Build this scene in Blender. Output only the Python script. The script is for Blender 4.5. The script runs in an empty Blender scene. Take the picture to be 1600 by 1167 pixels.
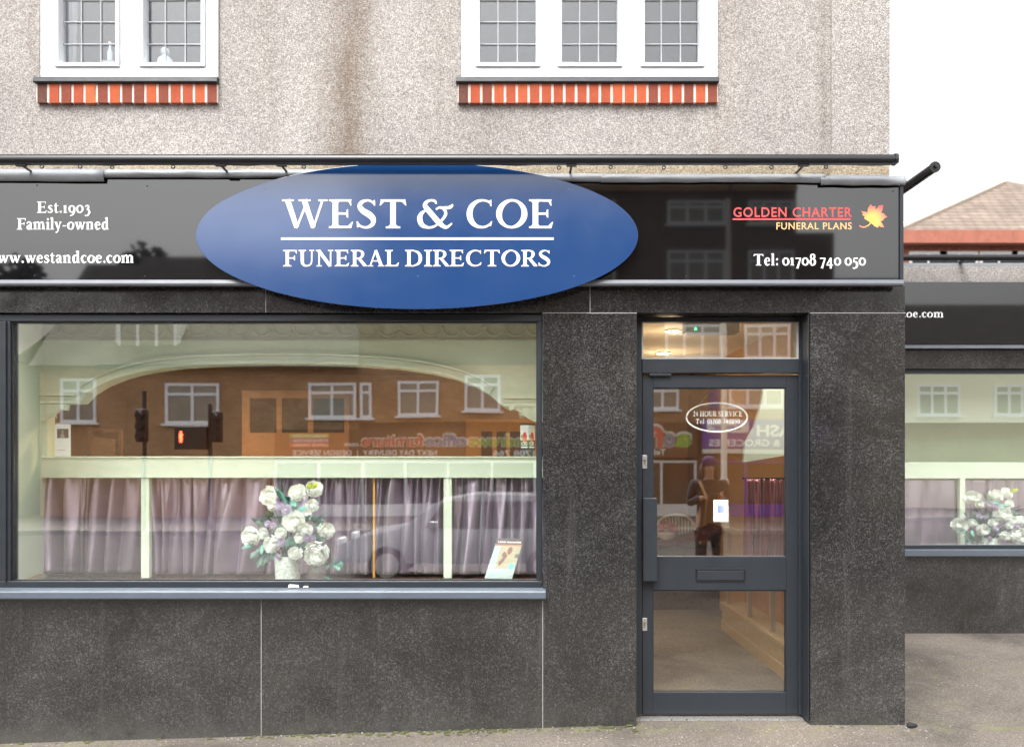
import bpy, bmesh, math, random
from mathutils import Vector, Matrix, noise
R = math.radians
random.seed(7)
scene = bpy.context.scene
COL = scene.collection

# ------------------------------------------------------------------ camera
CAMZ, CAMD, SC = 1.59, 5.2, 255.0          # eye height, distance to shopfront, photo pixels per metre on the shopfront
cam = bpy.data.objects.new('camera', bpy.data.cameras.new('camera'))
COL.objects.link(cam)
cam.location = (0, -CAMD, CAMZ)
cam.rotation_euler = (R(90), 0, 0)
cam.data.sensor_width = 36
cam.data.lens = 36 * CAMD * SC / 1600
cam.data.shift_y = 0.0884
cam.data.clip_end = 500
cam.data.dof.use_dof = True
cam.data.dof.focus_distance = 5.25
cam.data.dof.aperture_fstop = 1.9
scene.camera = cam

# ------------------------------------------------------------------ overcast daylight
SUN_EL, SUN_AZ = 58, 200
world = bpy.data.worlds.new('World')
scene.world = world
world.use_nodes = True
wn = world.node_tree
wn.nodes.clear()
sky = wn.nodes.new('ShaderNodeTexSky')
sky.sky_type = 'NISHITA'
sky.sun_disc = False
sky.sun_elevation = R(SUN_EL)
sky.sun_rotation = R(SUN_AZ)
sky.air_density = 1.0
sky.dust_density = 6.0
hsv = wn.nodes.new('ShaderNodeHueSaturation')
hsv.inputs['Saturation'].default_value = 0.06
bgn = wn.nodes.new('ShaderNodeBackground')
bgn.inputs['Strength'].default_value = 0.15
won = wn.nodes.new('ShaderNodeOutputWorld')
wn.links.new(sky.outputs[0], hsv.inputs['Color'])
wn.links.new(hsv.outputs[0], bgn.inputs['Color'])
wn.links.new(bgn.outputs[0], won.inputs['Surface'])

sun = bpy.data.objects.new('sun', bpy.data.lights.new('sun', 'SUN'))
COL.objects.link(sun)
sun.data.energy = 0.5
sun.data.angle = R(40)
sun.data.color = (1.0, 0.96, 0.9)
_d = Vector((math.sin(R(SUN_AZ)) * math.cos(R(SUN_EL)), math.cos(R(SUN_AZ)) * math.cos(R(SUN_EL)), math.sin(R(SUN_EL))))
sun.rotation_euler = _d.to_track_quat('Z', 'Y').to_euler()

scene.view_settings.view_transform = 'Standard'
scene.view_settings.look = 'None'
scene.view_settings.gamma = 1
scene.view_settings.exposure = 1.4
scene.cycles.transparent_max_bounces = 24
scene.cycles.max_bounces = 10
scene.cycles.sample_clamp_indirect = 6


def P(px, py, y=0.0):
    """world (x, z) of a photo pixel on the vertical plane at depth y (used to take measurements off the photo)"""
    s = SC * CAMD / (CAMD + y)
    return (px - 800) / s, CAMZ + (725 - py) / s


def MIR(px, py, y, mirror=0.07):
    """world (x, z) of something across the street, measured from its reflection in the glass"""
    s = SC * CAMD / (CAMD + 2 * mirror - y)
    return (px - 800) / s, CAMZ + (725 - py) / s

# ------------------------------------------------------------------ materials
class NT:
    def __init__(self, name):
        self.m = bpy.data.materials.new(name)
        self.m.use_nodes = True
        self.t = self.m.node_tree
        self.b = self.t.nodes['Principled BSDF']

    def n(self, typ, **kw):
        nd = self.t.nodes.new(typ)
        for k, v in kw.items():
            if k in nd.inputs.keys() if isinstance(k, str) else False:
                nd.inputs[k].default_value = v
            else:
                setattr(nd, k, v)
        return nd

    def l(self, a, b):
        self.t.links.new(a, b)

    def pos(self):
        return self.n('ShaderNodeNewGeometry').outputs['Position']

    def noise(self, scale, detail=2, rough=0.5, vec=None, dist=0.0):
        nd = self.n('ShaderNodeTexNoise')
        nd.inputs['Scale'].default_value = scale
        nd.inputs['Detail'].default_value = detail
        nd.inputs['Roughness'].default_value = rough
        nd.inputs['Distortion'].default_value = dist
        self.l(vec or self.pos(), nd.inputs['Vector'])
        return nd.outputs['Fac']

    def voro(self, scale, out='Color', vec=None, feature='F1'):
        nd = self.n('ShaderNodeTexVoronoi', feature=feature)
        nd.inputs['Scale'].default_value = scale
        self.l(vec or self.pos(), nd.inputs['Vector'])
        return nd.outputs[out]

    def ramp(self, fac, stops):
        nd = self.n('ShaderNodeValToRGB')
        els = nd.color_ramp.elements
        while len(els) < len(stops):
            els.new(0.5)
        for e, (p, c) in zip(els, stops):
            e.position = p
            e.color = (c, c, c, 1) if isinstance(c, (int, float)) else (*c, 1)
        self.l(fac, nd.inputs['Fac'])
        return nd.outputs['Color']

    def mix(self, a, b, fac, mode='MIX'):
        nd = self.n('ShaderNodeMix', data_type='RGBA', blend_type=mode)
        for sock, v in ((nd.inputs[0], fac), (nd.inputs[6], a), (nd.inputs[7], b)):
            if hasattr(v, 'links') or isinstance(v, bpy.types.NodeSocket):
                self.l(v, sock)
            elif isinstance(v, (int, float)):
                sock.default_value = v
            else:
                sock.default_value = (*v, 1)
        return nd.outputs[2]

    def math(self, op, a, b=0.0, c=None):
        nd = self.n('ShaderNodeMath', operation=op)
        for i, v in enumerate((a, b, c)):
            if v is None:
                continue
            if isinstance(v, (int, float)):
                nd.inputs[i].default_value = v
            else:
                self.l(v, nd.inputs[i])
        return nd.outputs[0]

    def xyz(self, vec=None):
        nd = self.n('ShaderNodeSeparateXYZ')
        self.l(vec or self.pos(), nd.inputs[0])
        return nd.outputs

    def mapv(self, scale=(1, 1, 1), vec=None):
        nd = self.n('ShaderNodeMapping')
        nd.inputs['Scale'].default_value = scale
        self.l(vec or self.pos(), nd.inputs['Vector'])
        return nd.outputs[0]

    def bump(self, h, strength=0.3, dist=0.01):
        nd = self.n('ShaderNodeBump')
        nd.inputs['Strength'].default_value = strength
        nd.inputs['Distance'].default_value = dist
        self.l(h, nd.inputs['Height'])
        self.l(nd.outputs[0], self.b.inputs['Normal'])

    def set(self, color=None, rough=None, **kw):
        if color is not None:
            if isinstance(color, bpy.types.NodeSocket):
                self.l(color, self.b.inputs['Base Color'])
            else:
                self.b.inputs['Base Color'].default_value = (*color, 1)
        if rough is not None:
            if isinstance(rough, bpy.types.NodeSocket):
                self.l(rough, self.b.inputs['Roughness'])
            else:
                self.b.inputs['Roughness'].default_value = rough
        for k, v in kw.items():
            self.b.inputs[k].default_value = v
        return self.m


def plain(name, color, rough=0.6, var=0.08, scale=6.0, bump=0.0, bscale=60, **kw):
    """a paint-like material with slight unevenness of tone and gloss"""
    t = NT(name)
    f = t.noise(scale, 4, 0.6)
    c = t.mix(tuple(x * (1 - var) for x in color), tuple(min(1, x * (1 + var)) for x in color), f)
    rr = t.ramp(t.noise(scale * 2.3, 3), [(0.3, max(0.02, rough * 0.85)), (0.7, min(1, rough * 1.15))])
    t.set(c, rr, **kw)
    if bump:
        t.bump(t.noise(bscale, 3), bump, 0.004)
    return t.m


def granite():
    t = NT('polished_granite')
    f = t.noise(150, 3, 0.85)
    c1 = t.ramp(f, [(0.36, (0.006, 0.006, 0.006)), (0.50, (0.022, 0.021, 0.0205)), (0.60, (0.062, 0.060, 0.057)), (0.70, (0.16, 0.154, 0.146))])
    v = t.voro(95)
    bw = t.n('ShaderNodeRGBToBW')
    t.l(v, bw.inputs[0])
    c2 = t.mix(c1, (0.13, 0.125, 0.12), t.ramp(bw.outputs[0], [(0.66, 0.0), (0.86, 0.32)]))
    c2 = t.mix(c2, (0.008, 0.008, 0.009), t.ramp(bw.outputs[0], [(0.16, 0.5), (0.32, 0.0)]))
    w = t.ramp(t.noise(1.3, 6, 0.7, dist=0.9), [(0.30, 0.42), (0.5, 1.0), (0.68, 1.65)])
    c3 = t.mix(c2, w, 1.0, 'MULTIPLY')
    c4 = t.mix(c3, (0.060, 0.045, 0.036), t.ramp(t.noise(1.9, 4, 0.6), [(0.5, 0.0), (0.8, 0.2)]))
    st = t.noise(1.0, 5, 0.7, vec=t.mapv((9, 9, 0.5)))           # water runs
    c5 = t.mix(c4, (0.11, 0.108, 0.104), t.ramp(st, [(0.56, 0.0), (0.74, 0.30)]))
    o = t.xyz()
    foot = t.math('MULTIPLY', t.math('POWER', 2.718, t.math('MULTIPLY', t.math('ADD', o[2], 0.06), -9.0)), t.ramp(t.noise(6, 5, 0.7), [(0.3, 0.15), (0.7, 0.75)]))
    c6 = t.mix(c5, (0.10, 0.094, 0.086), t.math('MINIMUM', foot, 0.6))   # splashed dust along the pavement
    c6 = t.mix(c6, (0.92, 0.94, 0.965), 1.0, 'MULTIPLY')
    t.set(c6, t.ramp(t.noise(3.5, 5, 0.7), [(0.3, 0.06), (0.75, 0.20)]), **{'IOR': 1.8})
    t.bump(f, 0.03, 0.002)
    return t.m


def pebbledash(name='pebbledash', dark=1.0, tint=(1, 1, 1)):
    t = NT(name)
    v = t.voro(160)
    bw = t.n('ShaderNodeRGBToBW')
    t.l(v, bw.inputs[0])
    k = lambda a: tuple(x * y * dark for x, y in zip(a, tint))
    c = t.ramp(bw.outputs[0], [(0.10, k((0.235, 0.208, 0.186))), (0.36, k((0.345, 0.317, 0.292))), (0.62, k((0.445, 0.418, 0.394))), (0.9, k((0.60, 0.578, 0.56)))])
    f = t.noise(52, 3, 0.7)
    c = t.mix(c, t.ramp(f, [(0.33, 0.82), (0.62, 1.07)]), 1.0, 'MULTIPLY')
    o = t.xyz()
    # rain streaks with a shape of their own
    wob = t.math('MULTIPLY', t.math('SUBTRACT', t.noise(1.7, 3), 0.5), 0.5)
    for cx, wd, amt, tone in ((-1.04, 0.15, 0.95, (0.54, 0.46, 0.39)), (1.99, 0.035, 0.45, (0.5, 0.45, 0.4)), (-0.25, 0.22, 0.22, (0.7, 0.62, 0.55)), (1.32, 0.08, 0.2, (0.8, 0.6, 0.48)), (-2.9, 0.25, 0.15, (0.7, 0.65, 0.6))):
        dx = t.math('DIVIDE', t.math('ABSOLUTE', t.math('SUBTRACT', t.math('ADD', o[0], t.math('MULTIPLY', wob, wd * 1.4)), cx)), wd)
        g = t.math('POWER', 2.718, t.math('MULTIPLY', t.math('MULTIPLY', dx, dx), -1.0))
        g = t.math('MULTIPLY', g, amt)
        g = t.math('MULTIPLY', g, t.ramp(t.noise(3.5, 4, vec=t.mapv((2, 1, 0.5))), [(0.25, 0.45), (0.6, 1.0)]))
        c = t.mix(c, t.mix(c, tone, 1.0, 'MULTIPLY'), g)
    big = t.ramp(t.noise(1.1, 6, 0.68, dist=.5), [(0.3, 0.80), (0.7, 1.07)])
    rs = t.noise(1.0, 5, 0.7, vec=t.mapv((6, 6, 0.45)))
    c = t.mix(c, (0.70, 0.62, 0.55), t.ramp(rs, [(0.52, 0.0), (0.75, 0.35)]), 'MULTIPLY')
    c = t.mix(c, big, 1.0, 'MULTIPLY')
    t.set(c, 0.95)
    d = t.voro(160, 'Distance')
    t.bump(t.math('SUBTRACT', 1.0, d), 0.38, 0.010)
    return t.m


def brickwork(name, c1, c2, mortar, sx=1.0, vertical=False, bw=0.225, bh=0.075):
    t = NT(name)
    o = t.xyz()
    cmb = t.n('ShaderNodeCombineXYZ')
    t.l(t.math('ADD', o[0], o[1]), cmb.inputs[0])
    t.l(o[2], cmb.inputs[1])
    b = t.n('ShaderNodeTexBrick')
    b.inputs['Scale'].default_value = 1.0
    b.inputs['Brick Width'].default_value = bw
    b.inputs['Row Height'].default_value = bh
    b.inputs['Mortar Size'].default_value = 0.006
    b.inputs['Color1'].default_value = (*c1, 1)
    b.inputs['Color2'].default_value = (*c2, 1)
    b.inputs['Mortar'].default_value = (*mortar, 1)
    t.l(cmb.outputs[0], b.inputs['Vector'])
    c = t.mix(b.outputs['Color'], t.ramp(t.noise(1.3, 5, 0.6), [(0.3, 0.75), (0.7, 1.15)]), 1.0, 'MULTIPLY')
    t.set(c, 0.9)
    return t.m


def rooftile(name, c1, c2):
    t = NT(name)
    o = t.xyz()
    cmb = t.n('ShaderNodeCombineXYZ')
    t.l(t.math('ADD', o[0], t.math('MULTIPLY', o[1], 0.3)), cmb.inputs[0])
    t.l(o[2], cmb.inputs[1])
    b = t.n('ShaderNodeTexBrick')
    b.inputs['Scale'].default_value = 1.0
    b.inputs['Brick Width'].default_value = 0.25
    b.inputs['Row Height'].default_value = 0.14
    b.inputs['Mortar Size'].default_value = 0.012
    b.inputs['Color1'].default_value = (*c1, 1)
    b.inputs['Color2'].default_value = (*c2, 1)
    b.inputs['Mortar'].default_value = (*(x * 0.45 for x in c1), 1)
    t.l(cmb.outputs[0], b.inputs['Vector'])
    c = t.mix(b.outputs['Color'], t.ramp(t.noise(1.7, 5, 0.7), [(0.3, 0.7), (0.7, 1.2)]), 1.0, 'MULTIPLY')
    t.set(c, 0.9)
    return t.m


def glass(name, fac=0.16, tint=(0.955, 0.97, 0.96), wav=0.0, rough=0.0):
    t = NT(name)
    t.t.nodes.remove(t.b)
    out = t.t.nodes['Material Output']
    tr = t.n('ShaderNodeBsdfTransparent')
    tr.inputs[0].default_value = (*tint, 1)
    gl = t.n('ShaderNodeBsdfGlossy')
    gl.inputs['Roughness'].default_value = rough
    lw = t.n('ShaderNodeLayerWeight')
    lw.inputs['Blend'].default_value = 0.5
    f = t.math('MULTIPLY_ADD', t.math('POWER', lw.outputs['Facing'], 4.0), 0.6, fac)
    if wav:
        bp = t.n('ShaderNodeBump')
        bp.inputs['Strength'].default_value = 1.0
        bp.inputs['Distance'].default_value = wav
        t.l(t.noise(1.1, 1), bp.inputs['Height'])
        t.l(bp.outputs[0], gl.inputs['Normal'])
    gc = t.n('ShaderNodeCombineColor')
    for k in range(3): t.l(f, gc.inputs[k])
    t.l(gc.outputs[0], gl.inputs['Color'])
    mx = t.n('ShaderNodeAddShader')
    t.l(tr.outputs[0], mx.inputs[0])
    t.l(gl.outputs[0], mx.inputs[1])
    t.l(mx.outputs[0], out.inputs['Surface'])
    return t.m


def emit(name, color, strength):
    t = NT(name)
    t.set(color, 0.5)
    t.b.inputs['Emission Color'].default_value = (*color, 1)
    t.b.inputs['Emission Strength'].default_value = strength
    return t.m


def asphalt(name, dark=1.0, moss=True):
    t = NT(name)
    f = t.noise(95, 3, 0.8)
    c = t.ramp(f, [(0.3, tuple(dark * x for x in (0.105, 0.09, 0.077))), (0.5, tuple(dark * x for x in (0.235, 0.195, 0.162))), (0.7, tuple(dark * x for x in (0.42, 0.36, 0.305)))])
    v = t.voro(130)
    bw = t.n('ShaderNodeRGBToBW')
    t.l(v, bw.inputs[0])
    c = t.mix(c, tuple(dark * x for x in (0.55, 0.52, 0.48)), t.ramp(bw.outputs[0], [(0.74, 0.0), (0.9, 0.6)]))
    c = t.mix(c, t.ramp(t.noise(0.9, 6, 0.65, dist=0.5), [(0.34, 0.50), (0.48, 0.88), (0.62, 1.12)]), 1.0, 'MULTIPLY')
    if moss:
        o = t.xyz()
        near = t.ramp(o[1], [(0.0, 0.0), (1.0, 1.0)])
        edge = t.math('POWER', 2.718, t.math('MULTIPLY', t.math('ABSOLUTE', t.math('ADD', o[1], 0.05)), -9.0))
        mm = t.math('MULTIPLY', t.ramp(t.noise(7, 5, 0.75), [(0.50, 0.0), (0.66, 1.0)]), t.math('MULTIPLY', edge, 0.75))
        far = t.math('MULTIPLY', t.ramp(t.noise(1.8, 5, 0.7), [(0.56, 0.0), (0.68, 1.0)]), t.math('MULTIPLY', t.ramp(o[1], [(0.0, 0.0), (0.5, 1.0)]), 0.3))
        c = t.mix(c, (0.16, 0.17, 0.055), t.math('ADD', mm, far))
    t.set(c, 0.92)
    t.bump(f, 0.5, 0.006)
    return t.m


M = {}
M['granite'] = granite()
M['grout'] = plain('pale_joint', (0.42, 0.41, 0.39), 0.8)
M['pebble'] = pebbledash()
M['pebble_low'] = pebbledash('ochre_pebbledash', 0.95, (1.0, 0.88, 0.66))
M['white_paint'] = plain('white_gloss_paint', (0.80, 0.81, 0.83), 0.35, 0.05, 9, 0.15, 40)
M['old_paint'] = plain('aged_white_paint', (0.70, 0.70, 0.68), 0.5, 0.1, 12, 0.3, 60)
M['slate_sill'] = plain('dark_painted_sill', (0.022, 0.024, 0.03), 0.45, 0.25, 14, 0.2)
M['anthracite'] = plain('anthracite_powder_coat', (0.023, 0.028, 0.035), 0.38, 0.10, 5, 0.05, 300)
M['anthracite_dark'] = plain('anthracite_seal', (0.012, 0.014, 0.018), 0.5)
M['sill_grey'] = plain('weathered_grey_sill', (0.105, 0.125, 0.155), 0.33, 0.18, 7, 0.1)
M['lead'] = plain('lead_flashing', (0.26, 0.275, 0.30), 0.42, 0.35, 7, 0.5, 22)
M['fascia'] = plain('black_gloss_fascia', (0.006, 0.006, 0.007), 0.03, 0.1, 3, 0, IOR=1.85)
M['trim'] = plain('grey_metal_trim', (0.13, 0.14, 0.16), 0.35, 0.25, 9)
M['black_metal'] = plain('black_metal', (0.008, 0.008, 0.010), 0.20, 0.2, 8)
M['black_plastic'] = plain('black_plastic', (0.015, 0.015, 0.016), 0.4, 0.2, 8)
M['blue'] = plain('blue_satin_panel', (0.008, 0.050, 0.175), 0.15, 0.03, 3, 0, IOR=1.95)
M['vinyl_white'] = plain('white_vinyl', (0.86, 0.86, 0.86), 0.45, 0.02)
M['vinyl_red'] = plain('coral_vinyl', (0.80, 0.10, 0.10), 0.45, 0.03)
M['vinyl_gold'] = plain('pale_gold_vinyl', (0.80, 0.50, 0.22), 0.45, 0.03)
M['mint'] = plain('mint_emulsion', (0.55, 0.625, 0.50), 0.6, 0.03, 3)
M['cream'] = plain('cream_paint', (0.34, 0.25, 0.135), 0.5, 0.06)
M['tan_wall'] = plain('tan_wall_paint', (0.40, 0.23, 0.105), 0.7, 0.06)
M['ceiling'] = plain('ceiling_paint', (0.72, 0.66, 0.56), 0.8, 0.04)
M['carpet'] = plain('brown_carpet', (0.052, 0.024, 0.011), 0.95, 0.35, 30, 0.4, 200)
M['dark_wood'] = plain('dark_wood', (0.055, 0.026, 0.016), 0.3, 0.35, 14)
M['gold_wood'] = plain('golden_wood', (0.56, 0.27, 0.065), 0.45, 0.15, 9)
M['mid_wood'] = plain('brown_wood', (0.30, 0.14, 0.05), 0.45, 0.2, 9)
M['dark_pane'] = plain('dark_pane', (0.008, 0.009, 0.012), 0.12, 0.1)
M['red_wood'] = plain('red_mahogany', (0.075, 0.012, 0.007), 0.25, 0.3, 10)
M['pane'] = glass('shop_glass', 0.27, wav=0.0008)
M['door_pane'] = glass('door_glass', 0.23, wav=0.0006)
M['low_pane'] = glass('door_low_glass', 0.07)
M['upper_pane'] = glass('old_window_glass', 0.072, (0.90, 0.92, 0.94), wav=0.0025)
M['lead_came'] = plain('lead_came', (0.42, 0.43, 0.45), 0.45)
M['grey_room'] = plain('dim_room_wall', (0.15, 0.165, 0.19), 0.9)
M['net'] = plain('net_curtain', (0.40, 0.40, 0.41), 0.9)
M['card'] = plain('white_card', (0.80, 0.81, 0.82), 0.6, 0.02)
M['steel'] = plain('brushed_steel', (0.55, 0.55, 0.54), 0.3, 0.1, 20, Metallic=0.7)
M['asphalt'] = asphalt('pavement_asphalt', 0.58)
M['road'] = asphalt('road_asphalt', 0.24, False)
M['kerb'] = plain('kerb_concrete', (0.33, 0.32, 0.30), 0.9, 0.2)


def satin(name, c):
    t = NT(name)
    f = t.noise(3, 3)
    col = t.mix(tuple(x * 0.85 for x in c), tuple(x * 1.15 for x in c), f)
    t.set(col, 0.28, **{'Sheen Weight': 0.2, 'Sheen Roughness': 0.4, 'IOR': 1.7, 'Metallic': 0.85})
    w = t.noise(90, 2, vec=t.mapv((0.15, 0.15, 1.0)))
    t.bump(w, 0.12, 0.004)
    return t.m


M['satin'] = satin('mauve_satin', (0.40, 0.325, 0.42))
M['satin_red'] = satin('plum_curtain', (0.27, 0.085, 0.085))

# ------------------------------------------------------------------ mesh building
class MB:
    def __init__(self):
        self.v, self.f, self.mi = [], [], []
        self.cur = 0

    def add(self, vs, fs):
        o = len(self.v)
        self.v += [tuple(v) for v in vs]
        self.f += [tuple(i + o for i in f) for f in fs]
        self.mi += [self.cur] * len(fs)
        return self

    def box(self, x0, x1, y0, y1, z0, z1):
        x0, x1 = sorted((x0, x1)); y0, y1 = sorted((y0, y1)); z0, z1 = sorted((z0, z1))
        v = [(x, y, z) for z in (z0, z1) for y in (y0, y1) for x in (x0, x1)]
        return self.add(v, [(0, 2, 3, 1), (4, 5, 7, 6), (0, 1, 5, 4), (2, 6, 7, 3), (0, 4, 6, 2), (1, 3, 7, 5)])

    def prism(self, pts, y0, y1):
        """outline in x, z pushed from y0 (front) to y1 (back)"""
        n = len(pts)
        v = [(x, y0, z) for x, z in pts] + [(x, y1, z) for x, z in pts]
        f = [tuple(range(n)), tuple(range(2 * n - 1, n - 1, -1))]
        f += [(i, i + n, (i + 1) % n + n, (i + 1) % n) for i in range(n)]
        return self.add(v, f)

    def prism_x(self, pts, x0, x1):
        n = len(pts)
        v = [(x0, y, z) for y, z in pts] + [(x1, y, z) for y, z in pts]
        f = [tuple(range(n)), tuple(range(2 * n - 1, n - 1, -1))]
        f += [(i, i + n, (i + 1) % n + n, (i + 1) % n) for i in range(n)]
        return self.add(v, f)

    def tube(self, pts, r, seg=10, cap=True):
        pts = [Vector(p) for p in pts]
        rs = r if isinstance(r, (list, tuple)) else [r] * len(pts)
        o = []
        up = Vector((0, 0, 1))
        for i, p in enumerate(pts):
            d = (pts[min(i + 1, len(pts) - 1)] - pts[max(i - 1, 0)]).normalized()
            a = d.cross(up)
            if a.length < 0.05:
                a = d.cross(Vector((1, 0, 0)))
            a.normalize()
            b = d.cross(a).normalized()
            for k in range(seg):
                t = 2 * math.pi * k / seg
                o.append(p + (a * math.cos(t) + b * math.sin(t)) * rs[i])
        f = []
        for i in range(len(pts) - 1):
            for k in range(seg):
                k2 = (k + 1) % seg
                f.append((i * seg + k, i * seg + k2, (i + 1) * seg + k2, (i + 1) * seg + k))
        if cap:
            f.append(tuple(range(seg - 1, -1, -1)))
            f.append(tuple((len(pts) - 1) * seg + k for k in range(seg)))
        return self.add(o, f)

    def lathe(self, cx, cy, prof, seg=20):
        v, f = [], []
        for r, z in prof:
            for k in range(seg):
                t = 2 * math.pi * k / seg
                v.append((cx + r * math.cos(t), cy + r * math.sin(t), z))
        for i in range(len(prof) - 1):
            for k in range(seg):
                k2 = (k + 1) % seg
                f.append((i * seg + k, i * seg + k2, (i + 1) * seg + k2, (i + 1) * seg + k))
        f.append(tuple(range(seg - 1, -1, -1)))
        f.append(tuple((len(prof) - 1) * seg + k for k in range(seg)))
        return self.add(v, f)

    def grid(self, fn, nu, nv):
        v = [fn(i / nu, j / nv) for j in range(nv + 1) for i in range(nu + 1)]
        w = nu + 1
        f = [(j * w + i, j * w + i + 1, (j + 1) * w + i + 1, (j + 1) * w + i) for j in range(nv) for i in range(nu)]
        return self.add(v, f)

    def ball(self, c, r, seg=10, rings=6, sq=(1, 1, 1)):
        v = [(c[0], c[1], c[2] - r * sq[2])]
        for i in range(1, rings):
            a = math.pi * i / rings - math.pi / 2
            for k in range(seg):
                t = 2 * math.pi * k / seg
                v.append((c[0] + r * sq[0] * math.cos(a) * math.cos(t), c[1] + r * sq[1] * math.cos(a) * math.sin(t), c[2] + r * sq[2] * math.sin(a)))
        v.append((c[0], c[1], c[2] + r * sq[2]))
        f = [(0, 1 + (k + 1) % seg, 1 + k) for k in range(seg)]
        for i in range(rings - 2):
            for k in range(seg):
                k2 = (k + 1) % seg
                f.append((1 + i * seg + k, 1 + i * seg + k2, 1 + (i + 1) * seg + k2, 1 + (i + 1) * seg + k))
        n = len(v) - 1
        f += [(n, 1 + (rings - 2) * seg + k, 1 + (rings - 2) * seg + (k + 1) % seg) for k in range(seg)]
        return self.add(v, f)

    def build(self, name, mat, parent=None, smooth=False, bevel=0.0, fix=True):
        me = bpy.data.meshes.new(name)
        off = WORLD.get(parent.name, Vector()) if parent else Vector()
        me.from_pydata([(v[0] - off.x, v[1] - off.y, v[2] - off.z) for v in self.v], [], self.f)
        mats = mat if isinstance(mat, (list, tuple)) else [mat]
        for m in mats:
            me.materials.append(m)
        if len(mats) > 1:
            me.polygons.foreach_set('material_index', self.mi)
        if fix:
            bm = bmesh.new(); bm.from_mesh(me)
            bmesh.ops.recalc_face_normals(bm, faces=bm.faces)
            bm.to_mesh(me); bm.free()
        if smooth:
            me.shade_smooth()
            if smooth != 'all':
                me.set_sharp_from_angle(angle=R(40))
        o = bpy.data.objects.new(name, me)
        COL.objects.link(o)
        if parent:
            o.parent = parent
            WORLD[o.name] = off
        if bevel:
            b = o.modifiers.new('bevel', 'BEVEL')
            b.width = bevel; b.segments = 2; b.limit_method = 'ANGLE'; b.angle_limit = R(40)
        return o


WORLD = {}


def tag(o, label, cat, group=None, kind=None):
    o['label'] = label
    o['category'] = cat
    if group: o['group'] = group
    if kind: o['kind'] = kind
    return o


def thing(name, label, cat, loc=(0, 0, 0), group=None):
    o = bpy.data.objects.new(name, None)
    o.empty_display_size = 0.1
    COL.objects.link(o)
    o.location = loc
    WORLD[o.name] = Vector(loc)
    return tag(o, label, cat, group)


def struct(o):
    o['kind'] = 'structure'
    return o


def copy_tree(o, loc=None, label=None, parent=None):
    c = o.copy()
    COL.objects.link(c)
    if parent: c.parent = parent
    if loc: c.location = loc
    if label: c['label'] = label
    for ch in list(o.children):
        copy_tree(ch, parent=c)
    return c

# ------------------------------------------------------------------ serif lettering (own drawing)
WEIGHT = [1.0]


def stroke(pts, smooth=True, closed=False):
    """pts (x, y, width) -> outline quads; smooth uses Catmull-Rom"""
    if smooth:
        q = []
        n = len(pts)
        rng = range(n) if closed else range(n - 1)
        for i in rng:
            if closed:
                p0, p1, p2, p3 = (pts[(i + k) % n] for k in (-1, 0, 1, 2))
            else:
                p1, p2 = pts[i], pts[i + 1]
                p0 = pts[i - 1] if i else p1
                p3 = pts[i + 2] if i + 2 < n else p2
            for s in range(6):
                t = s / 6
                q.append(tuple(0.5 * (2 * b + (c - a) * t + (2 * a - 5 * b + 4 * c - d) * t * t + (3 * b - a - 3 * c + d) * t ** 3) for a, b, c, d in zip(p0, p1, p2, p3)))
        if not closed:
            q.append(pts[-1])
        pts = q
    n = len(pts)
    L = []
    for i, (x, y, w) in enumerate(pts):
        w *= WEIGHT[0]
        if closed:
            a, b = pts[i - 1], pts[(i + 1) % n]
        else:
            a, b = pts[max(i - 1, 0)], pts[min(i + 1, n - 1)]
        dx, dy = b[0] - a[0], b[1] - a[1]
        l = math.hypot(dx, dy) or 1
        nx, ny = -dy / l * w / 2, dx / l * w / 2
        L.append(((x + nx, y + ny), (x - nx, y - ny)))
    polys = []
    for i in range(n if closed else n - 1):
        a, b = L[i], L[(i + 1) % n]
        polys.append([a[1], b[1], b[0], a[0]])
    return polys


def rect(x0, y0, x1, y1):
    return [[(x0, y0), (x1, y0), (x1, y1), (x0, y1)]]


def ring(cx, cy, rx, ry, thin, thick, tilt=0.0):
    pts = []
    for k in range(16):
        a = 2 * math.pi * k / 16
        w = thin + (thick - thin) * abs(math.cos(a - tilt)) ** 1.3
        pts.append((cx + (rx - w / 2) * math.cos(a), cy + (ry - w / 2) * math.sin(a), w))
    return stroke(pts, True, True)


T_, K_, SF = 0.085, 0.205, 0.065        # thin, thick, serif
def ln(*p): return stroke(p, False)
def sm(*p): return stroke(p, True)
def sv(x, y0, y1, w=K_, top=True, bot=True, ex=0.13):
    r = [ln((x, y0, w), (x, y1, w))]
    h = w / 2
    if bot: r += [rect(x - h - ex, y0, x + h + ex, y0 + SF), [[(x - h - ex * .5, y0 + SF), (x + h + ex * .5, y0 + SF), (x + h, y0 + .13), (x - h, y0 + .13)]]]
    if top: r += [rect(x - h - ex, y1 - SF, x + h + ex, y1), [[(x - h, y1 - .13), (x + h, y1 - .13), (x + h + ex * .5, y1 - SF), (x - h - ex * .5, y1 - SF)]]]
    return [p for q in r for p in q]


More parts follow.
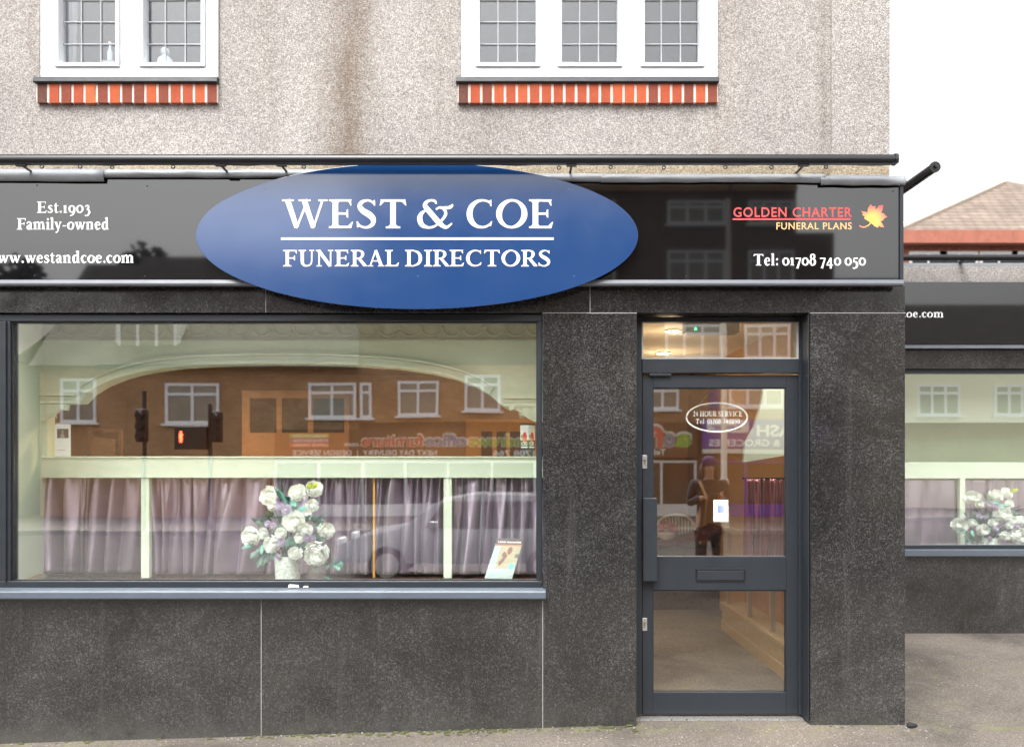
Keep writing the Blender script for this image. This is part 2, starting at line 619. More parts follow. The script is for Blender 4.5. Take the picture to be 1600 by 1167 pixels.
def glyphs():
    G = {}
    def g(ch, adv, *parts): G[ch] = (adv, [p for q in parts for p in q])
    armT = [[(.30, 1 - .08), (.80, .92), (.83, 1), (.05, 1)], [(.80, .99), (.70, .93), (.79, .78), (.82, .78)]]
    armM = [[(.3, .47), (.66, .47), (.66, .545), (.3, .545)]]
    midS = [[(.62, .47), (.655, .37), (.70, .37), (.70, .65), (.655, .65), (.62, .545)]]
    g('E', .92, sv(.23, 0, 1), armT, armM, midS, [[(.05, 0), (.81, 0), (.84, .08), (.3, .08)], [(.68, .07), (.81, .01), (.88, .22), (.845, .22)]])
    g('F', .84, sv(.23, 0, 1, ex=.15), armT, armM, midS)
    g('W', 1.66, ln((.19, .99, .20), (.53, .03, .17)), ln((.53, .02, .07), (.84, .76, .085)), ln((.80, .99, .2), (1.14, .03, .17)), ln((1.14, .02, .07), (1.48, .98, .085)),
      rect(0, .935, .42, 1), rect(.60, .935, 1.04, 1), rect(1.32, .935, 1.66, 1), [[(.48, .06), (.53, -.02), (.58, .06)], [(1.09, .06), (1.14, -.02), (1.19, .06)]])
    g('S', .80, sm((.66, .84, .05), (.57, .93, .075), (.42, .965, .08), (.22, .90, .13), (.15, .75, .175), (.26, .61, .20), (.48, .48, .22), (.63, .34, .20), (.63, .17, .16), (.48, .05, .10), (.32, .03, .075), (.16, .08, .075), (.08, .18, .05)),
      [[(.60, .90), (.67, .78), (.715, .78), (.70, .98), (.66, .98)], [(.14, .10), (.075, .24), (.03, .24), (.05, .03), (.09, .03)]])
    g('T', 1.02, sv(.51, 0, 1, top=False, ex=.16), [[(.07, .92), (.95, .92), (.97, 1), (.05, 1)], [(.07, 1), (.02, .79), (.055, .79), (.2, .93)], [(.95, 1), (1.0, .79), (.965, .79), (.82, .93)]])
    g('&', 1.42, sm((.70, .84, .06), (.66, .93, .09), (.52, .965, .08), (.36, .92, .11), (.29, .80, .16), (.36, .68, .18), (.54, .48, .19), (.78, .22, .19), (.96, .07, .14), (1.10, .04, .10), (1.28, .17, .05)),
      sm((.33, .63, .05), (.17, .52, .13), (.10, .34, .19), (.18, .12, .17), (.40, .03, .09), (.62, .06, .075), (.80, .18, .075), (.98, .36, .10), (1.05, .52, .11), (.98, .66, .09), (.84, .72, .08), (.69, .65, .06)),
      sm((.84, .70, .06), (1.0, .71, .10), (1.14, .71, .11), (1.25, .75, .11), (1.31, .83, .05)))
    g('C', 1.04, sm((.92, .80, .05), (.84, .91, .07), (.64, .965, .075), (.40, .92, .12), (.20, .74, .19), (.13, .50, .215), (.20, .25, .19), (.38, .08, .12), (.60, .035, .08), (.80, .09, .075), (.93, .20, .05)),
      [[(.84, .93), (.89, .76), (.935, .76), (.93, .98), (.89, .98)], [(.80, .06), (.92, .08), (.96, .24), (.92, .24)]])
    g('O', 1.16, ring(.58, .5, .57, .51, .075, .215, -.15))
    g('Q', 1.16, ring(.58, .5, .57, .51, .075, .215, -.15))
    g('U', 1.02, sv(.25, .32, 1, bot=False), ln((.83, .4, T_), (.83, 1, T_)), rect(.68, .935, .98, 1), sm((.25, .40, .205), (.27, .2, .19), (.38, .06, .13), (.54, .03, .09), (.72, .09, .085), (.81, .24, .085), (.83, .42, .085)))
    g('N', 1.10, ln((.20, 0, T_), (.20, 1, T_)), ln((.17, .97, .2), (.87, .03, .2)), ln((.90, 0, T_), (.90, 1, T_)), rect(.04, 0, .36, SF), rect(.0, .935, .28, 1), rect(.74, .935, 1.06, 1), [[(.80, .05), (.945, -.02), (.945, .1)]])
    bowl = sm((.24, .965, .07), (.46, .965, .075), (.66, .90, .13), (.72, .74, .2), (.64, .56, .13), (.46, .49, .075), (.24, .49, .07))
    g('P', .84, sv(.23, 0, 1), bowl)
    g('R', .96, sv(.23, 0, 1), bowl, ln((.48, .5, .16), (.86, .05, .19)), [[(.74, .1), (.98, 0), (.98, .06), (.88, .12)], [(.72, .12), (.78, 0), (.98, 0), (.9, .1)]])
    g('A', 1.02, ln((.17, .04, T_), (.50, .98, T_)), ln((.50, .98, .17), (.84, .03, .2)), rect(.27, .30, .70, .37), rect(.0, 0, .34, SF), rect(.64, 0, 1.02, SF), [[(.42, .94), (.56, 1.02), (.60, .9)]])
    g('L', .84, sv(.23, 0, 1), [[(.05, 0), (.77, 0), (.80, .08), (.3, .08)], [(.62, .07), (.77, .01), (.85, .24), (.81, .24)]])
    g('D', 1.10, sv(.23, 0, 1), sm((.24, .965, .07), (.50, .96, .08), (.80, .84, .15), (.93, .54, .21), (.84, .20, .16), (.54, .045, .08), (.24, .035, .07)))
    g('I', .48, sv(.24, 0, 1))
    g('H', 1.10, sv(.23, 0, 1), sv(.87, 0, 1), rect(.3, .47, .8, .545))
    g('V', 1.02, ln((.18, .98, .2), (.53, .03, .17)), ln((.53, .02, .07), (.84, .98, T_)), rect(0, .935, .38, 1), rect(.68, .935, 1.02, 1))
    k, t = .165, .075
    def ls(x, y0, y1, bot=True, flag=True, w=k):
        r = [ln((x, y0, w), (x, y1, w))]
        if bot: r.append(rect(x - w / 2 - .09, y0, x + w / 2 + .09, y0 + .06))
        if flag: r.append([[(x, y1 + .03), (x - w / 2 - .11, y1 - .05), (x - w / 2 - .11, y1 - .09), (x, y1 - .12)]])
        return [p for q in r for p in q]
    g('a', .64, sm((.09, .52, .10), (.17, .63, .09), (.31, .655, .09), (.42, .55, .15), (.43, .35, .165), (.43, .14, .165), (.49, .04, .10), (.61, .06, .04)), sm((.43, .41, .06), (.24, .36, .09), (.13, .21, .15), (.19, .06, .12), (.32, .06, .08), (.43, .17, .05)))
    g('e', .64, rect(.13, .34, .54, .41), sm((.51, .38, .12), (.46, .56, .12), (.33, .655, .07), (.18, .56, .14), (.12, .34, .17), (.18, .13, .15), (.34, .035, .10), (.56, .13, .045)))
    g('s', .52, sm((.44, .56, .05), (.34, .64, .07), (.22, .63, .09), (.13, .53, .13), (.2, .41, .15), (.34, .31, .16), (.42, .18, .15), (.34, .06, .09), (.2, .03, .07), (.07, .12, .05)), [[(.37, .63), (.41, .50), (.45, .50), (.45, .67)], [(.12, .05), (.075, .2), (.04, .2), (.045, .01)]])
    g('t', .48, ln((.22, .12, .155), (.22, .80, .12)), rect(.03, .60, .45, .67), [[(.05, .62), (.2, .88), (.26, .88), (.26, .62)]], sm((.22, .2, .155), (.23, .08, .13), (.33, .03, .085), (.47, .09, .04)))
    g('l', .38, ls(.19, 0, 1.06))
    g('i', .38, ls(.19, 0, .66), stroke([(.19 + .045 * math.cos(i * .785), .90 + .045 * math.sin(i * .785), .09) for i in range(8)], True, True))
    arch = lambda x: sm((x, .48, .05), (x + .13, .62, .08), (x + .28, .64, .11), (x + .37, .52, .16), (x + .38, .3, .165), (x + .38, 0, .165))
    g('n', .80, ls(.19, 0, .66), arch(.2), rect(.42, 0, .75, .06))
    g('m', 1.20, ls(.19, 0, .66), arch(.2), rect(.42, 0, .75, .06), arch(.59), rect(.82, 0, 1.14, .06))
    g('o', .70, ring(.35, .335, .335, .345, .07, .17, -.2))
    g('c', .58, sm((.50, .53, .10), (.41, .63, .08), (.31, .65, .08), (.18, .55, .14), (.12, .34, .17), (.18, .13, .15), (.33, .035, .1), (.53, .12, .045)))
    g('d', .76, ls(.53, .06, 1.06, bot=False), rect(.5, 0, .74, .06), [[(.45, .0), (.62, .0), (.62, .12), (.45, .12)]], sm((.5, .58, .06), (.36, .655, .08), (.2, .57, .14), (.125, .33, .17), (.19, .1, .15), (.32, .035, .1), (.47, .13, .06)))
    g('w', 1.04, ln((.13, .66, .16), (.35, .02, .14)), ln((.35, .02, .06), (.54, .5, .07)), ln((.50, .66, .16), (.73, .02, .14)), ln((.73, .02, .06), (.92, .65, .07)), rect(-.01, .61, .29, .67), rect(.38, .61, .64, .67), rect(.80, .61, 1.03, .67))
    g('y', .72, ln((.14, .66, .16), (.39, .04, .15)), sm((.60, .65, .07), (.46, .26, .075), (.34, -.08, .08), (.24, -.23, .08), (.12, -.24, .12)), rect(-.01, .61, .31, .67), rect(.47, .61, .72, .67))
    dot = lambda x, y: stroke([(x + .045 * math.cos(i * .785), y + .045 * math.sin(i * .785), .09) for i in range(8)], True, True)
    g('.', .30, dot(.15, .085)); g(':', .36, dot(.18, .10), dot(.18, .54)); g('-', .44, rect(.05, .27, .39, .36)); g(' ', .26)
    g('0', .72, ring(.36, .34, .33, .35, .085, .15)); g('1', .46, ls(.23, 0, .66, w=.17)); 
    g('7', .62, [[(.05, .57), (.58, .57), (.58, .67), (.05, .67)]], ln((.54, .62, .10), (.24, -.26, .16)))
    g('8', .68, ring(.34, .78, .25, .24, .08, .15), ring(.34, .30, .31, .32, .085, .17))
    g('9', .68, ring(.34, .34, .31, .33, .08, .16), sm((.58, .36, .13), (.56, .06, .13), (.42, -.16, .1), (.16, -.27, .05)))
    g('3', .60, sm((.08, .52, .06), (.2, .64, .09), (.36, .61, .13), (.40, .46, .13), (.22, .33, .07)), sm((.22, .33, .07), (.42, .24, .13), (.48, .02, .17), (.36, -.18, .12), (.18, -.25, .08), (.06, -.20, .1)))
    g('4', .72, ln((.46, -.27, .15), (.46, .66, .13)), ln((.44, .66, .09), (.07, .05, .09)), rect(.03, -.02, .68, .08))
    g('5', .60, [[(.17, .57), (.52, .57), (.55, .67), (.17, .67)]], ln((.20, .64, .08), (.14, .30, .07)), sm((.14, .31, .07), (.34, .32, .11), (.48, .14, .17), (.42, -.12, .14), (.24, -.25, .08), (.07, -.22, .1)))
    g('2', .62, sm((.10, .50, .10), (.20, .64, .08), (.38, .62, .14), (.42, .46, .15), (.28, .22, .11), (.08, .05, .07)), rect(.05, 0, .55, .09))
    return G


GL = glyphs()
WEIGHT[0] = 1.3
GLB = glyphs(); GLR = GL
WEIGHT[0] = 1.0


def serif(text, x0, x1, z0, cap, y, flip=1, spacing=0.03, bold=False, lining=False):
    """lettering in the vertical plane at depth y, fitted from x0 to x1, baseline z0, cap height cap"""
    mb = MB()
    GL = GLB if bold else GLR
    def fy(c, v):
        if not lining or not c.isdigit() or c == '8': return v
        return v / .68 if c in '012' else (v + .27) / .95
    w = sum(GL[c][0] + spacing for c in text) - spacing
    sx = (x1 - x0) / w
    cx = 0
    k = 0
    for c in text:
        adv, polys = GL[c]
        for p in polys:
            k += 1
            d = y - 0.00012 * (k % 23) * flip
            mb.add([(x0 + (cx + q[0]) * sx, d, z0 + fy(c, q[1]) * cap) for q in p], [tuple(range(len(p)))])
        cx += adv + spacing
    return mb


def sans(text, x0, x1, z0, cap, y, bold=0.0, face=1, shear=0.0, track=1.0):
    """built-in font, turned to mesh and fitted; face=-1 reads for somebody looking towards -y"""
    cu = bpy.data.curves.new('lettering', 'FONT')
    cu.body = text
    cu.offset = bold
    cu.resolution_u = 4
    cu.shear = shear
    cu.space_character = track
    o = bpy.data.objects.new('lettering', cu)
    COL.objects.link(o)
    bpy.context.view_layer.update()
    me = bpy.data.meshes.new_from_object(o.evaluated_get(bpy.context.evaluated_depsgraph_get()))
    vs = [v.co.copy() for v in me.vertices]
    fs = [tuple(p.vertices) for p in me.polygons]
    bpy.data.objects.remove(o); bpy.data.curves.remove(cu); bpy.data.meshes.remove(me)
    a, b = min(v.x for v in vs), max(v.x for v in vs)
    s = (x1 - x0) / (b - a)
    mb = MB()
    for_cap = cap / 0.70
    if face > 0:
        mb.add([(x0 + (v.x - a) * s, y, z0 + v.y * for_cap) for v in vs], fs)
    else:
        mb.add([(x1 - (v.x - a) * s, y, z0 + v.y * for_cap) for v in vs], fs)
    return mb

# ------------------------------------------------------------------ ground
KERB_Y = -6.6


def gz(x, y=0):
    return -0.006 - 0.029 * max(0.0, 0.75 - max(x, -8))


def sheet(name, x0, x1, y0, y1, nx, ny, zf, mat):
    mb = MB().grid(lambda u, v: (x0 + (x1 - x0) * u, y0 + (y1 - y0) * v, zf(x0 + (x1 - x0) * u, y0 + (y1 - y0) * v)), nx, ny)
    return struct(mb.build(name, mat))


sheet('pavement', -30, 45, KERB_Y, 40, 150, 60, lambda x, y: gz(x) + 0.006 * noise.noise(Vector((x * 1.3, y * 1.3, 0))) - (0.02 * max(0, -y) * 0.6), M['asphalt'])
sheet('road', -120, 140, -18.0, KERB_Y - 0.15, 40, 10, lambda x, y: -0.36, M['road'])
kb = MB()
for i in range(-30, 45):
    zk = gz(i + .5) - 0.08
    kb.box(i + .004, i + .996, KERB_Y - 0.15, KERB_Y + 0.001, -0.5, zk + 0.004)
struct(kb.build('kerb', M['kerb'], bevel=0.01))
struct(MB().box(-120, 140, -18.15, -18.0, -0.5, -0.22).build('far_kerb', M['kerb']))
sheet('far_pavement', -120, 140, -80, -18.15, 20, 10, lambda x, y: -0.23, M['asphalt'])
sheet('ground', -300, 300, -300, 300, 4, 4, lambda x, y: -0.62, M['road'])

# ------------------------------------------------------------------ the shop building
shop = thing('shop_building', 'pebbledashed corner shop with polished dark granite front and grey glazed door', 'shop', (0, 0, 0))
RX = 2.41                                   # right corner of the shopfront


def part(mb, name, mat, parent=shop, **kw):
    return mb.build(name, mat, parent, **kw)


UY = 0.22                                   # upper wall plane
xe = P(1387, 100, UY)[0]
# upper windows: openings in the upper wall (x0, x1, z0)
ul0, _ = P(62, 0, UY); ul1, zs = P(343, 124, UY)
ur0, _ = P(720, 0, UY); ur1, _ = P(1121, 0, UY)
ZT = zs + 1.28
ZB = P(0, 300, UY)[1] - 0.25
uw = MB()
TOP = 6.4
BKY = 9.0
# wall around two openings, 0.3 m thick, as abutting blocks
for a, b, c, d in ((-7.5, ul0, ZB, TOP), (ul1, ur0, ZB, TOP), (ur1, xe, ZB, TOP), (ul0, ul1, ZB, zs), (ul0, ul1, ZT, TOP), (ur0, ur1, ZB, zs), (ur0, ur1, ZT, TOP)):
    uw.box(a, b, UY, UY + 0.3, c, d)
uw.box(xe - 0.3, xe, UY + 0.3, BKY, ZB, TOP)
uw.box(-7.5, -7.2, UY + 0.3, BKY, ZB, TOP)
uw.box(-7.2, xe - .3, BKY - .3, BKY, 0, TOP)
part(uw, 'upper_wall', M['pebble'])
xs = P(1298, 0, UY)[0]
part(MB().box(xs, xe + 0.006, UY - 0.014, UY + 0.10, ZB, TOP), 'corner_strip', M['pebble'])
part(MB().box(-7.6, xe + .1, UY - .1, BKY + .1, TOP, TOP + .2), 'flat_roof', M['lead'])
part(MB().box(-7.2, xe - .3, UY + .3, BKY - .3, 2.9, 3.0), 'upper_floor', M['grey_room'])
part(MB().box(-7.2, xe - .3, 3.6, 3.7, 3.0, TOP), 'room_partition', M['grey_room'])
part(MB().box(-1.2, -1.1, UY + .3, 3.6, 3.0, TOP), 'room_partition', M['grey_room'])

brick_end = plain('sill_brick_sooty', (0.12, 0.045, 0.03), 0.85, 0.3, 30)
brick_cols = [plain('sill_brick', c, 0.85, 0.25, 25, 0.3, 120) for c in ((0.46, 0.09, 0.03), (0.39, 0.072, 0.028), (0.22, 0.05, 0.027), (0.52, 0.125, 0.042))]
mortar = plain('pale_mortar', (0.68, 0.62, 0.57), 0.9, 0.1, 30)


def upper_window(x0, x1, lights, px_glass):
    zsill0, zsill1 = P(0, 134, UY)[1], zs + 0.001
    fy0, fy1 = UY - 0.02, UY + 0.09
    win = bpy.data.objects.new('window', None)
    COL.objects.link(win)
    win.parent = shop
    WORLD[win.name] = Vector()
    fr = MB()
    zb, zt = zs + 0.003, ZT - 0.003
    gl = [(P(a, 0, UY + .03)[0], P(b, 0, UY + .03)[0]) for a, b in px_glass]
    gz0 = P(0, 106, UY + .03)[1]
    gz1 = zt - 0.09
    m = 0.003
    fr.box(x0 + m, x1 - m, fy0, fy1, zb, gz0 - 0.022)
    fr.box(x0 + m, x1 - m, fy0, fy1, gz1 + 0.022, zt)
    edges = [x0 + m] + [v for g in gl for v in g] + [x1 - m]
    for i in range(0, len(edges), 2):
        a = edges[i] if i == 0 else edges[i] + 0.022
        b = edges[i + 1] if i + 2 >= len(edges) else edges[i + 1] - 0.022
        fr.box(a, b, fy0, fy1, gz0 - 0.022, gz1 + 0.022)
    part(fr, 'frame', M['white_paint'], win, bevel=0.004)
    for a, b in gl:
        c = MB()
        e = 0.045
        ca, cb, c0, c1 = a - 0.02, b + 0.02, gz0 - 0.02, gz1 + 0.02
        y0, y1 = fy0 - 0.013, fy1 - 0.03
        c.box(ca, a + .004, y0, y1, c0, c1).box(b - .004, cb, y0, y1, c0, c1)
        c.box(a + .004, b - .004, y0, y1, c0, gz0 + .004).box(a + .004, b - .004, y0, y1, gz1 - .004, c1)
        part(c, 'casement', M['white_paint'], win, bevel=0.003)
        g = MB().box(a + .004, b - .004, UY + .030, UY + .036, gz0 + .004, gz1 - .004)
        part(g, 'glass_pane', M['upper_pane'], win)
        l = MB()
        for k in (1, 2):
            xx = a + (b - a) * k / 3 + random.uniform(-.002, .002)
            l.tube([(xx, UY + .027, gz0 + .005), (xx + random.uniform(-.002, .002), UY + .027, gz1 - .005)], 0.0045, 6)
        zz = gz0 + (106 - 70) / SC * 1.04
        while zz < gz1 - .02:
            l.tube([(a + .005, UY + .027, zz), (b - .005, UY + .027, zz + random.uniform(-.002, .002))], 0.0045, 6)
            zz += 0.142
        part(l, 'lead_cames', M['lead_came'], win)
    s = MB().prism_x([(UY + .05, zs), (UY - .045, zs - .006), (UY - .05, zsill0 + .006), (UY - .045, zsill0), (UY + .05, zsill0)], x0 - .028, x1 - .001)
    part(s, 'sill', M['slate_sill'], win)
    # soldier course of bricks below
    bz0, bz1 = P(0, 164, UY)[1], zsill0 - 0.001
    nb = round((x1 - x0) / 0.0745)
    w = (x1 - x0 + .02) / nb
    bk = MB()
    for i in range(nb):
        bk.cur = 4 if i == 0 else random.choice([0, 0, 1, 1, 2, 3])
        if i == nb - 1: bk.cur = 2
        j = random.uniform(-.003, .003)
        bk.box(x0 - .02 + i * w + .0085, x0 - .02 + (i + 1) * w - .0085, UY - .03 + j, UY + .04, bz0 + j, bz1)
    bk.cur = 5
    bk.box(x0 - .018, x1 - .004, UY - .0255, UY + .05, bz0 + .004, bz1 - .001)
    part(bk, 'brick_sill', brick_cols + [brick_end, mortar], win)


upper_window(ul0 + .012, ul1, 2, [(98, 188), (229, 320)])
upper_window(ur0, ur1, 3, [(749, 838), (876, 965), (1004, 1092)])

# granite cladding
Z = lambda py, y=0: P(0, py, y)[1]
X = lambda px, y=0: P(px, 0, y)[0]
GB = -0.35
WL, WR, WT, WB = X(-60), X(848), Z(489), Z(933)     # shop window opening
DL, DR, DT = X(995), X(1266), Z(489)                # door opening
LT = Z(446)
TH = 0.19


def panel(x0, x1, z0, z1, y0=0.0, y1=TH, g=0.0014):
    return part(MB().box(x0 + g, x1 - g, y0, y1, z0 + g, z1 - g), 'granite_panel', M['granite'], bevel=0.002)


j1 = X(408)
panel(-7.5, WL, GB, LT)
panel(WL, j1, GB, WB)
panel(j1, WR, GB, WB)
panel(WR, DL, GB, WT)
panel(DR, RX, GB, WT, 0, 0.26)
panel(WL, X(415), WT, LT)
panel(X(415), X(922), WT, LT)
panel(X(922), RX, WT, LT, 0, 0.26)
panel(RX - .04, RX - .0005, GB, LT, 0.264, BKY)
for a, b, c, d in ((j1 - .003, j1 + .003, GB, WB - .01), (WR - .002, WR + .002, GB, WB - .02), (WR + .002, DL, WT - .004, WT + .004), (DR, RX - .004, WT - .0025, WT + .0025), (X(922) - .002, X(922) + .002, WT + .004, LT), (X(415) - .0015, X(415) + .0015, WT + .004, LT)):
    part(MB().box(a, b, 0.0012, 0.02, c, d), 'joint_filler', M['grout'])
# backing structure behind the cladding: piers and riser wall
bk = MB()
bk.box(WL, WR - .002, TH + .002, TH + .06, GB, 0.78)
bk.box(WR + .003, DL - .003, TH + .002, TH + .12, GB, 3.2)
bk.box(DR + .02, RX - .045, 0.262, 0.40, GB, 3.2)
bk.box(-7.4, WL - .002, TH + .002, .4, GB, 3.2)
part(bk, 'inner_pier', M['cream'])
# door threshold and reveal
# ------------------------------------------------ shop window
sw = bpy.data.objects.new('shop_window', None); COL.objects.link(sw); sw.parent = shop; WORLD[sw.name] = Vector()
gl0, gl1, glb, glt = X(19, .05), X(840, .05), Z(907, .05), Z(503, .05)
fr = MB()
fr.box(WL + .002, WR - .002, .03, .12, glt, WT - .002)
fr.box(gl1, WR - .002, .03, .12, glb, glt)
fr.box(WL + .002, gl0, .03, .12, glb, glt)
fr.box(WL + .002, WR - .002, .03, .12, WB + .03, glb)
fr.box(gl0 - .034, gl0 - .020, .016, .03, glb, glt)
part(fr, 'frame', M['anthracite'], sw, bevel=0.004)
bead = MB()
bead.box(gl0, gl0 + .008, .045, .06, glb, glt).box(gl1 - .008, gl1, .045, .06, glb, glt).box(gl0 + .008, gl1 - .008, .045, .06, glt - .008, glt).box(gl0 + .008, gl1 - .008, .045, .06, glb, glb + .006)
part(bead, 'seal', M['anthracite_dark'], sw)
part(MB().box(gl0 + .001, gl1 - .001, .066, .074, glb + .001, glt - .001), 'glass_pane', M['pane'], sw)
sl = MB().prism_x([(.10, Z(919) + .004), (.02, Z(919)), (-.055, Z(921)), (-.062, Z(923)), (-.062, Z(932)), (-.056, Z(934)), (.10, Z(934))], WL - .02, X(853, -.06))
part(sl, 'sill', M['sill_grey'], sw, bevel=0.003)

# ------------------------------------------------ door frame, transom, door
FY = 0.135
fl, frr = X(999, FY), X(1250, FY)
ft, fb = DT - .002, Z(1117, FY)
tz0, tz1 = Z(583, FY), Z(561, FY)
dz1 = Z(586, FY)
df = bpy.data.objects.new('door_surround', None); COL.objects.link(df); df.parent = shop; WORLD[df.name] = Vector()
f = MB()
f.box(DL + .003, X(1003, FY), FY, FY + .055, fb, ft)
f.box(X(1248, FY), DR - .003, FY, FY + .055, fb, ft)
f.box(X(1003, FY), X(1248, FY), FY, FY + .055, Z(503, FY), ft)
f.box(X(1003, FY), X(1248, FY), FY - .012, FY + .055, tz0, tz1)
f.box(DR - .010, DR - .003, .006, FY, fb, ft)
part(f, 'frame', M['anthracite'], df, bevel=0.003)
part(MB().box(X(1003, FY) + .001, X(1248, FY) - .001, FY + .02, FY + .028, tz1 + .001, Z(503, FY) - .001), 'transom_pane', M['door_pane'], df)
b = MB()
x0, x1, z0, z1 = X(1003, FY), X(1248, FY), tz1, Z(503, FY)
b.box(x0, x0 + .008, FY + .004, FY + .02, z0, z1).box(x1 - .008, x1, FY + .004, FY + .02, z0, z1).box(x0 + .008, x1 - .008, FY + .004, FY + .02, z0, z0 + .008)
part(b, 'glazing_bead', plain('pale_bead', (.42, .42, .41), .5), df)
part(MB().box(DL + .003, DR - .003, .10, .22, fb - .045, fb - .012), 'threshold', M['steel'], df)
door = bpy.data.objects.new('door', None); COL.objects.link(door); door.parent = shop; WORLD[door.name] = Vector()
LY = FY + .012
dl, dr = X(1004, LY), X(1247, LY)
db = Z(1114, LY)
d = MB()
gx0, gx1 = X(1020, LY), X(1229, LY)
d.box(dl, gx0, LY, LY + .05, db, dz1).box(gx1, dr, LY, LY + .05, db, dz1)
d.box(gx0, gx1, LY, LY + .05, Z(606, LY), dz1)
d.box(gx0, gx1, LY, LY + .05, Z(922, LY), Z(869, LY))
d.box(gx0, gx1, LY, LY + .05, db, Z(1081, LY))
part(d, 'leaf', M['anthracite'], door, bevel=0.003)
part(MB().box(gx0 + .001, gx1 - .001, LY + .018, LY + .026, Z(869, LY) + .001, Z(606, LY) - .001), 'upper_pane', M['door_pane'], door)
part(MB().box(gx0 + .001, gx1 - .001, LY + .018, LY + .026, Z(1081, LY) + .001, Z(922, LY) - .001), 'lower_pane', M['low_pane'], door)
sb = MB()
for za, zb in ((Z(869, LY), Z(606, LY)), (Z(1081, LY), Z(922, LY))):
    sb.box(gx0, gx0 + .006, LY + .006, LY + .018, za, zb).box(gx1 - .006, gx1, LY + .006, LY + .018, za, zb).box(gx0 + .006, gx1 - .006, LY + .006, LY + .018, zb - .006, zb)
part(sb, 'seal', M['anthracite_dark'], door)
hy = LY - .06
h = MB().box(X(1005, hy), X(1027, hy), hy, LY - .012, Z(908, hy), Z(778, hy))
h.box(X(1008, hy), X(1024, hy), LY - .012, LY, Z(900, hy), Z(786, hy))
part(h, 'handle', M['anthracite'], door, bevel=0.004)
lb = bpy.data.objects.new('letterbox', None); COL.objects.link(lb); lb.parent = door; WORLD[lb.name] = Vector()
a0, a1, c0, c1 = X(1087, LY), X(1164, LY), Z(908, LY), Z(888, LY)
fr_ = MB().box(a0, a1, LY - .012, LY, c1 - .010, c1).box(a0, a1, LY - .007, LY, c0, c0 + .006).box(a0, a0 + .006, LY - .007, LY, c0 + .006, c1 - .010).box(a1 - .006, a1, LY - .007, LY, c0 + .006, c1 - .010)
part(fr_, 'surround', M['anthracite_dark'], lb, bevel=0.001)
part(MB().box(a0 + .008, a1 - .008, LY - .010, LY - .001, c0 + .008, c1 - .012), 'flap', M['anthracite'], lb, bevel=0.003)
for pa, pb in ((711, 732), (965, 985)):
    lk = bpy.data.objects.new('lock', None); COL.objects.link(lk); lk.parent = door; WORLD[lk.name] = Vector()
    a, b2 = X(1003, LY) + .002, X(1011, LY)
    z0, z1 = Z(pb, LY), Z(pa, LY)
    part(MB().box(a, b2, LY - .005, LY, z0, z1), 'escutcheon', M['steel'], lk, bevel=0.002)
    xm, zm = (a + b2) / 2, (z0 + z1) / 2
    part(MB().tube([(xm, LY - .009, zm + .008), (xm, LY - .005, zm + .008)], .008, 12).box(xm - .003, xm + .003, LY - .0085, LY - .005, zm - .016, zm), 'cylinder', plain('brass_cylinder', (.30, .22, .12), .35, .1, Metallic=.6), lk)
cz = tz0 - .001
part(MB().box(X(1014, LY), X(1048, LY), LY - .022, LY - .002, cz - .018, cz - .002), 'closer_arm', M['anthracite'], door, bevel=.002)
part(MB().box(dl, dr, LY + .005, LY + .045, db - .01, db - .001), 'weather_bar', M['anthracite_dark'], door)

# ------------------------------------------------ fascia framing, flashing, trims (parts of the building)
FSY = -0.075
fx1 = X(1412, FSY - .012)
fbox = MB().box(-7.5, fx1 - .02, FSY + .022, UY - .002, LT + .003, Z(276, FSY))
part(fbox, 'fascia_box', M['black_metal'])
ft_ = MB().prism_x([(FSY + .02, Z(447, FSY)), (FSY - .018, Z(447, FSY)), (FSY - .022, Z(444, FSY)), (FSY - .014, Z(438, FSY)), (FSY + .02, Z(438, FSY))], -7.5, fx1)
part(ft_, 'fascia_bottom_trim', M['trim'], bevel=.002)
part(MB().box(X(1405, FSY), fx1, FSY - .012, UY - .003, Z(438, FSY) + .001, Z(290, FSY)), 'fascia_end_trim', M['anthracite'], bevel=.002)
rnd = random.Random(3)


def flashing(x0, x1, ztop, zbot, y0, mat, n=60):
    """dressed lead: slightly wavy, hammered lower edge"""
    ph = rnd.uniform(0, 9)
    def fn(u, v):
        x = x0 + (x1 - x0) * u
        wv = .006 * noise.noise(Vector((x * 2.1, ph, 0))) + .003 * noise.noise(Vector((x * 9, ph, v * 3)))
        z = ztop + (zbot - ztop) * v + wv * v
        y = y0 - .012 * math.sin(v * math.pi) - .005 * v + .004 * noise.noise(Vector((x * 6, v * 4, ph)))
        return (x, y, z)
    mb = MB().grid(fn, n, 6)
    mb.grid(lambda u, v: (x0 + (x1 - x0) * u, UY - .004 + (y0 - UY + .004) * v, ztop + .012 * (1 - v)), 1, 1)
    o = part(mb, 'flashing', mat, smooth='all', fix=False)
    sd = o.modifiers.new('thick', 'SOLIDIFY'); sd.thickness = .003
    return o


flashing(-7.5, X(165, FSY), Z(266, FSY), Z(285, FSY), FSY - .012, M['lead'])
flashing(X(160, FSY), X(700, FSY), Z(266, FSY), Z(279, FSY), FSY - .006, M['lead'])
flashing(X(690, FSY), X(945, FSY), Z(273, FSY), Z(286, FSY), FSY - .008, M['lead'])
flashing(X(938, FSY), X(1288, FSY), Z(274, FSY), Z(287, FSY), FSY - .012, M['lead'])
flashing(X(1280, FSY), fx1 + .004, Z(278, FSY), Z(291, FSY), FSY - .017, M['lead'])
# ochre pebble strip that shows between the light and the lead
part(MB().box(-7.5, xe - .004, UY - .022, UY - .001, Z(280, UY), Z(252, UY)), 'pebble_strip', M['pebble_low'])
part(MB().box(X(1298, .1), X(1390, .1), .12, UY - .024, Z(285, .1), Z(272, .1)), 'ledge', M['lead'])

